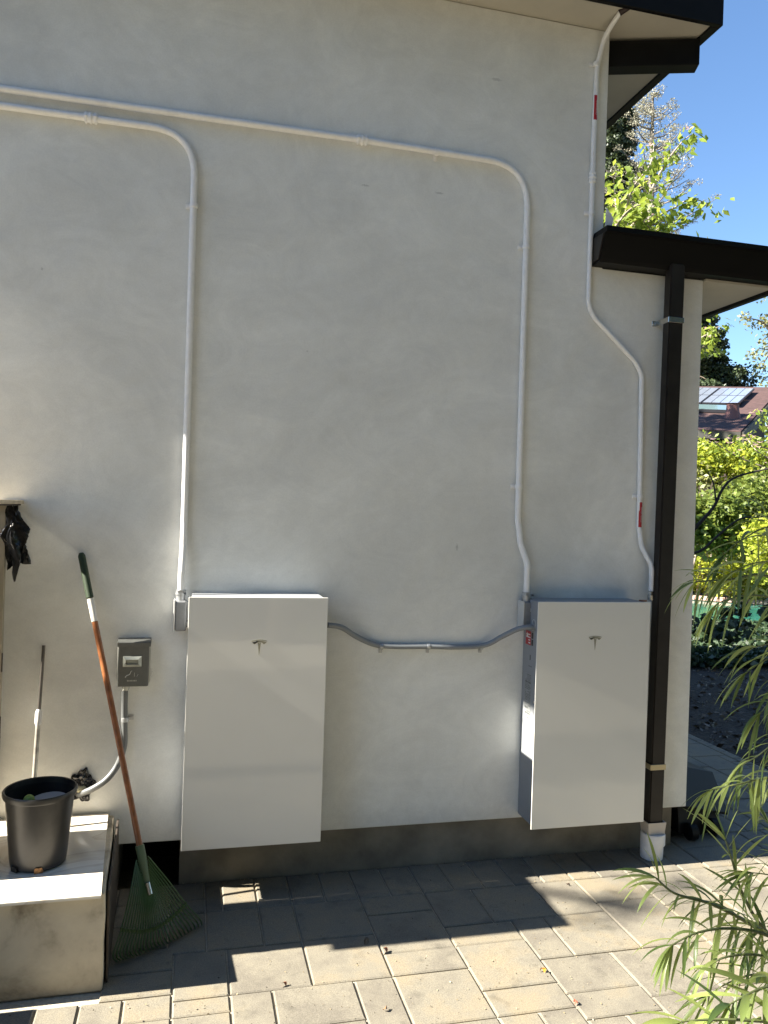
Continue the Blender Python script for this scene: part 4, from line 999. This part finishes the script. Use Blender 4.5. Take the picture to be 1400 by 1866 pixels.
conifer('dark conifer above the neighbour roof beside the lower wall corner', 1262, 30, 470, 760, 2.0, LM_PINE, 1.5, seed=9)
def broad(label, cx, cy, d, rx, ry, n, per, cr, size, mt, seed, name='broadleaf_tree', bark=M_BARK):
    g = np.random.default_rng(seed); c = far(cx, cy, d); k = d / FPX
    t_ = thing(name, label, 'tree', (c.x, c.y, 0))
    Cn = []
    segs = [([(c.x, c.y, -.1), (c.x + .1, c.y, c.z * .6), (c.x, c.y, c.z)], .28, .08)]
    for _ in range(n):
        dd = g.normal(size=3); dd /= np.linalg.norm(dd); dd *= g.random() ** .45; p = (c.x + dd[0] * rx * k, c.y + dd[1] * rx * k, c.z + dd[2] * ry * k); Cn.append(p)
        if g.random() < .5: segs.append(([(c.x, c.y, c.z - ry * k * .5), ((c.x + p[0]) / 2, (c.y + p[1]) / 2, (c.z + p[2]) / 2 - .1), p], .05, .008))
    tube_tree(t_, segs, bark)
    V, F, rv = leaf_cloud(g, Cn, np.full((n, 3), cr), per, size, .7)
    quads('crown', V, F, mt, t_, rv, 'stuff')
broad('pale olive broadleaf tree against the sky at the right edge', 1432, 590, 27, 85, 125, 75, 40, .30, .13, LM_PALE, 4)
broad('low dark green tree just above the neighbour roof', 1320, 700, 31, 55, 22, 26, 70, .45, .17, LM_PINE, 6)
broad('distant green treetop behind the house roofs', 1180, 700, 33, 60, 80, 30, 60, .6, .2, LM_PINE, 8)

# dogwood: branches with opposite pairs of drooping leaves
def dogwood(label, root, limbs, seed, size=.10, pink=0):
    g = random.Random(seed); t_ = thing('dogwood_tree', label, 'tree', (root.x, root.y, 0), 'dogwoods beside the house')
    segs = [([(root.x, root.y, -.05), (root.x + .1, root.y, root.z * .5), tuple(root)], .05, .035)]; V, F, rv = [], [], []; PV, PF = [], []
    for lb in limbs:
        pts = [root] + [far(*q) for q in lb]; segs.append(([tuple(p) for p in pts], .018, .004)); P_ = smooth(pts, 8)
        for i in range(len(P_) // 4, len(P_)):
            for s in range(2):
                if g.random() < .2: continue
                for q in range(2):
                    base = P_[i] + Vector((g.gauss(0, .075), g.gauss(0, .075), g.gauss(0, .06))); a = g.uniform(0, 6.28); d = Vector((math.cos(a), math.sin(a), -g.uniform(.3, 1.3))).normalized(); L_ = size * g.uniform(.7, 1.2)
                    sd3 = d.cross(Vector((g.gauss(0, 1), g.gauss(0, 1), 1))).normalized(); n3 = sd3.cross(d); k0 = len(V)
                    V += [base, base + d * L_ * .45 + sd3 * L_ * .27 + n3 * L_ * .07, base + d * L_, base + d * L_ * .45 - sd3 * L_ * .27 + n3 * L_ * .07, base + d * L_ * .5]
                    c_ = g.random(); F += [(k0, k0 + 1, k0 + 2, k0 + 4), (k0, k0 + 4, k0 + 2, k0 + 3)]; rv += [c_, c_]
                if g.random() < pink:
                    c0 = P_[i] + Vector((g.gauss(0, .06), g.gauss(0, .06), .05))
                    for q in range(4):
                        a = q * 1.57 + g.random(); d = Vector((math.cos(a), math.sin(a), .3)); s3 = Vector((-math.sin(a), math.cos(a), 0)); k0 = len(PV)
                        PV += [c0, c0 + d * .03 + s3 * .015, c0 + d * .05, c0 + d * .03 - s3 * .015]; PF.append((k0, k0 + 1, k0 + 2, k0 + 3))
    tube_tree(t_, segs, M_BARKL, 'branch')
    quads('leaves', V, F, LM_DOG, t_, rv, 'stuff')
    if PV: quads('blossom', PV, PF, leaf_mat('pink_blossom', (.55, .36, .33), (.70, .52, .46), .3), t_, [0.5] * len(PF), 'stuff')
D1 = 8.5
dogwood('leafy green dogwood rising above the lower roof', far(1130, 470, D1), [
    [(1135, 420, D1), (1150, 350, D1 - .2), (1185, 300, D1 - .2), (1192, 262, D1)],
    [(1125, 400, D1), (1120, 340, D1 + .2), (1115, 305, D1)],
    [(1160, 430, D1), (1190, 400, D1), (1230, 378, D1), (1262, 362, D1 - .1), (1300, 378, D1)],
    [(1165, 400, D1), (1195, 330, D1), (1222, 285, D1), (1250, 252, D1), (1268, 245, D1)],
    [(1150, 440, D1), (1180, 412, D1), (1215, 408, D1 - .1), (1255, 412, D1)],
    [(1120, 430, D1 - .3), (1135, 395, D1 - .3), (1160, 375, D1 - .3), (1190, 372, D1 - .3)],
    [(1120, 440, D1 + .3), (1118, 390, D1 + .3), (1140, 360, D1 + .3), (1175, 340, D1 + .3)],
    [(1140, 430, D1 - .2), (1165, 400, D1 - .2), (1190, 420, D1 - .2), (1205, 412, D1 - .2)]], 5, .115, .03)
D2 = 10.5
dogwood('low pink flowering dogwood in front of the neighbour house', far(1480, 900, D2), [
    [(1400, 855, D2), (1350, 835, D2), (1310, 812, D2), (1282, 800, D2)],
    [(1420, 830, D2), (1390, 815, D2), (1350, 800, D2), (1325, 815, D2)],
    [(1430, 800, D2), (1405, 790, D2), (1395, 765, D2), (1380, 755, D2)],
    [(1430, 850, D2 - .3), (1400, 835, D2 - .3), (1375, 818, D2 - .3), (1360, 795, D2)]], 8, .085, .3)
broad('dark tree standing right of the neighbour house', 1470, 800, 27, 70, 60, 40, 70, .5, .18, LM_PINE, 17)
dogwood('dogwood spray close beside the lower wall corner', far(1240, 640, 7.5), [
    [(1265, 625, 7.5), (1285, 612, 7.5), (1300, 600, 7.5), (1312, 595, 7.5)], [(1262, 640, 7.5), (1283, 632, 7.5), (1292, 622, 7.5)]], 12, .075, .05)
# dark crossing branches in the garden
db = thing('dark_branch_tree', 'dark bare branches crossing in front of the garden shrubs', 'tree', tuple(at(1240, 1250, 2, 0)))
D3 = 8.0
tube_tree(db, [([far(1230, 1250, D3), far(1235, 1100, D3), far(1225, 1010, D3)], .05, .04), ([far(1225, 1010, D3), far(1265, 965, D3), far(1300, 925, D3), far(1318, 890, D3), far(1345, 868, D3), far(1420, 850, D3)], .022, .008),
               ([far(1235, 1010, D3), far(1275, 1005, D3), far(1310, 975, D3), far(1350, 945, D3), far(1390, 942, D3), far(1440, 930, D3)], .016, .005),
               ([far(1305, 915, D3), far(1300, 880, D3), far(1290, 860, D3)], .010, .004), ([far(1270, 965, D3), far(1262, 935, D3)], .008, .003)], M_BARKD, 'branch')

# ------------------------------------------------------------------ neighbour house
nh = thing('neighbour_house', 'brown neighbour house with red shingle roof and roof solar panels', 'house', tuple(at(1320, 1050, 1, 16)[:2]) + (0,))
eR, eL = far(1350, 786, 19.5), far(1120, 775, 21.5)
rR, rL = far(1425, 706, 24.5), far(1195, 714, 26.5)
rL = eL + (rR - eR)
M_SHING = mat('red_brown_shingle', (.062, .032, .029), .85, noise=(6, .25, 8), bump=(10, .6, .02))
M_NFAS = mat('olive_brown_fascia', (.016, .015, .010), .7)
nrmR = (eL - eR).cross(rR - eR).normalized()
if nrmR.z < 0: nrmR = -nrmR
bm = BM(); prism(bm, [eR, eL, rL, rR], -nrmR * .12); fin('roof', bm, M_SHING, nh)
bmf = BM(); dn = Vector((0, 0, -.2)); off = Vector((0, 0, -.02))
prism(bmf, [eR + off, eL + off, eL + off + dn, eR + off + dn], (rR - eR).normalized() * .05); fin('fascia', bmf, M_NFAS, nh)
bmf = BM(); ox = (eR - eL).normalized() * .03; prism(bmf, [eR + ox + off, rR + ox + off, rR + ox + off + dn * 1.5, eR + ox + off + dn * 1.5], (eR - eL).normalized() * .05); fin('fascia', bmf, M_NFAS, nh)
bm = BM(); i0 = eR.lerp(rR, .15) + (eL - eR).normalized() * .8; i1 = eL.lerp(rL, .15)
prism(bm, [(i0.x, i0.y, -.05), (i1.x, i1.y, -.05), (i1.x, i1.y, i1.z - .06), (i0.x, i0.y, i0.z - .06)], (rR - eR).normalized() * 3 * Vector((1, 1, 0)).length / 1.414); fin('wall', bm, mat('dark_brown_siding', (.035, .022, .018), .8), nh)
bm = BM(); gx = (eR - eL).normalized() * -.45
g0 = eR.lerp(rR, .12) + gx; g1 = rR + gx
prism(bm, [(g0.x, g0.y, -.05), (g1.x, g1.y, -.05), (g1.x, g1.y, g1.z - .08), (g0.x, g0.y, g0.z - .08)], gx * .3); fin('gable_wall', bm, MATS['dark_brown_siding'], nh)
def roofpt(a, b, h): return eR.lerp(eL, a).lerp(rR.lerp(rL, a), b) + nrmR * h
M_SOLAR = mat('solar_glass', (.22, .25, .31), .25, noise=(4, .08), coat=.6); M_SFR = mat('panel_frame', (.02, .02, .025), .4)
# pick the roof coordinates that fall where the photograph shows the array
def inv(px, py):
    d = ray(px, py); t_ = (eR - CC).dot(nrmR) / d.dot(nrmR); p = CC + d * t_ - eR
    E, U = eL - eR, rR - eR; m_ = Matrix(((E.dot(E), E.dot(U)), (E.dot(U), U.dot(U)))); r_ = m_.inverted() @ Vector((p.dot(E), p.dot(U))); return r_
tR = inv(1380, 716); bR = inv(1340, 744); 
rows = ((inv(1362, 730)[1], tR[1]), (bR[1], inv(1362, 730)[1]))
a0r = (bR[0] + tR[0]) / 2
Wp = 1.0 / (eL - eR).length
for r_i, (b0, b1) in enumerate(rows):
    for k in range(6):
        aa = a0r + k * Wp * 1.02; q = [roofpt(aa, b0 + .004, .14), roofpt(aa + Wp, b0 + .004, .14), roofpt(aa + Wp, b1 - .004, .14), roofpt(aa, b1 - .004, .14)]
        b_ = BM(); prism(b_, q, -nrmR * .05); f_ = fin('solar_panel', b_, M_SFR, nh)
        b_ = BM(); 
        for j in range(4):
            s0, s1 = .03 + j * .24, .03 + j * .24 + .22; A = q[0].lerp(q[1], s0).lerp(q[3].lerp(q[2], s0), .02); B = q[0].lerp(q[1], s1).lerp(q[3].lerp(q[2], s1), .02)
            C_ = q[0].lerp(q[1], s1).lerp(q[3].lerp(q[2], s1), .98); D_ = q[0].lerp(q[1], s0).lerp(q[3].lerp(q[2], s0), .98)
            prism(b_, [A, B, C_, D_], nrmR * .006)
        o_ = fin('pane', b_, M_SOLAR, f_)
l0, l1 = inv(1326, 754), inv(1334, 745)
b_ = BM(); q = [roofpt(l0[0], l0[1], .1), roofpt(l0[0] + .35, l0[1], .1), roofpt(l0[0] + .35, l1[1] - .0, .1), roofpt(l0[0], l1[1], .1)]; prism(b_, q, -nrmR * .08)
sk = fin('skylight', b_, M_SFR, nh); b_ = BM(); prism(b_, [p + nrmR * .004 for p in [q[0].lerp(q[2], .04), q[1].lerp(q[3], .04), q[2].lerp(q[0], .04), q[3].lerp(q[1], .04)]], nrmR * .004)
fin('pane', b_, mat('skylight_glass', (.16, .24, .25), .1, coat=.8), sk)
vv = inv(1335, 760); vp = roofpt(vv[0], vv[1], 0); bm = BM(); tube(bm, [vp - Vector((0, 0, .1)), vp + Vector((0, 0, .16)), vp + Vector((0, 0, .34)), vp + Vector((0, 0, .36))], [.24, .17, .16, .20], 14); fin('roof_vent', bm, mat('red_vent', (.15, .06, .05), .7), nh, True)

# ------------------------------------------------------------------ unseen surroundings, some trees added to block sky light (casts the shade, fills the reflections)
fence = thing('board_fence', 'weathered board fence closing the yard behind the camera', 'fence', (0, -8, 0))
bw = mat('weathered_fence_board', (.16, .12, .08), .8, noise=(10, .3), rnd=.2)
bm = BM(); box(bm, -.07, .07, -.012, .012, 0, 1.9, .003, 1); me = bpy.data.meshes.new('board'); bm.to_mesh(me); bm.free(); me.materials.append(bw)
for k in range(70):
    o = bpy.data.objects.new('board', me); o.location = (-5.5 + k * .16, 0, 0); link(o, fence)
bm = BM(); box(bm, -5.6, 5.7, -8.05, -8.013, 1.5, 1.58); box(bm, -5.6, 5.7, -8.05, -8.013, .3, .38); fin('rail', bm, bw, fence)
def unseen_tree(label, c, r, n, per, cr, size, seed, mt=LM_PINE, name='unseen_tree', foot=None):
    g = np.random.default_rng(seed); t_ = thing(name, label, 'tree', (c[0], c[1], 0)); Cn = []
    tube_tree(t_, [([((foot or c)[0], (foot or c)[1], -.1), ((foot or c)[0] + .1, (foot or c)[1], c[2] * .6), c], .2 if not foot else .12, .05 if not foot else .02)], M_BARK)
    for _ in range(n):
        dd = g.normal(size=3); dd /= np.linalg.norm(dd); dd *= g.random() ** .4; Cn.append((c[0] + dd[0] * r[0], c[1] + dd[1] * r[1], c[2] + dd[2] * r[2]))
    V, F, rv = leaf_cloud(g, Cn, np.full((n, 3), cr), per, size, .7); quads('crown', V, F, mt, t_, rv, 'stuff')
unseen_tree('unseen evergreen added behind the fence at left to block sky', (-5, -11, 4.5), (3, 2.2, 3.6), 120, 70, .8, .3, 1)  # three crowns added to hide sky behind the camera
unseen_tree('unseen evergreen added behind the fence in the middle to block sky', (0, -11.5, 4.2), (3, 2.2, 3.4), 120, 70, .8, .3, 2)
unseen_tree('unseen evergreen added behind the fence at right to block sky', (5.5, -11, 4.6), (3, 2.2, 3.6), 120, 70, .8, .3, 3)
# tree left of the patio: shades everything nearer the camera than the sunlit strip
unseen_tree('shade tree standing left of the patio', (-7.4, -1.98, 8.0), (.8, .5, .85), 26, 60, .30, .14, 4, LM_MID)
unseen_tree('unseen canopy tree added over the camera to block sky', (1.2, -6.9, 7.4), (5.0, 4.4, 1.4), 260, 80, .8, .28, 5, LM_PINE)  # canopy added to keep sky light off the shaded paving
unseen_tree('thin branchy tree left of the patio', (-7.6, -.58, 7.15), (.3, .13, .35), 5, 15, .16, .09, 6, LM_MID, foot=(-7.6, .9))

hp = far(1335, 770, 20.5); tp_ = hp + sv * 10.5
unseen_tree('tree left of the neighbour house throwing shade on its roof', (tp_.x, tp_.y + .2, tp_.z), (1.2, 1.7, .75), 34, 60, .5, .2, 9, LM_PINE)

unseen_tree('unseen leafy tree added at the right to cut sky on the wall', (9.5, -3.2, 4.6), (2.4, 2.6, 4.0), 130, 70, .8, .3, 12, LM_MID)  # two trees added out of view to darken the upper right wall
unseen_tree('unseen leafy tree added at the far right to cut sky on the wall', (9.0, -7.5, 4.8), (2.4, 2.6, 4.2), 130, 70, .8, .3, 13, LM_MID)

for k, (yy, lb) in enumerate(((-8.5, 'unseen hedge tree added far left to block low sky, rearmost of the row'), (-5.5, 'unseen hedge tree added far left to block low sky, middle of the row'), (-2.6, 'unseen hedge tree added far left to block low sky, nearest the house'))):  # row added out of view to block low sky from the left
    unseen_tree(lb, (-13.5, yy, 3.4), (1.5, 1.7, 3.2), 90, 70, .7, .28, 20 + k, LM_PINE)
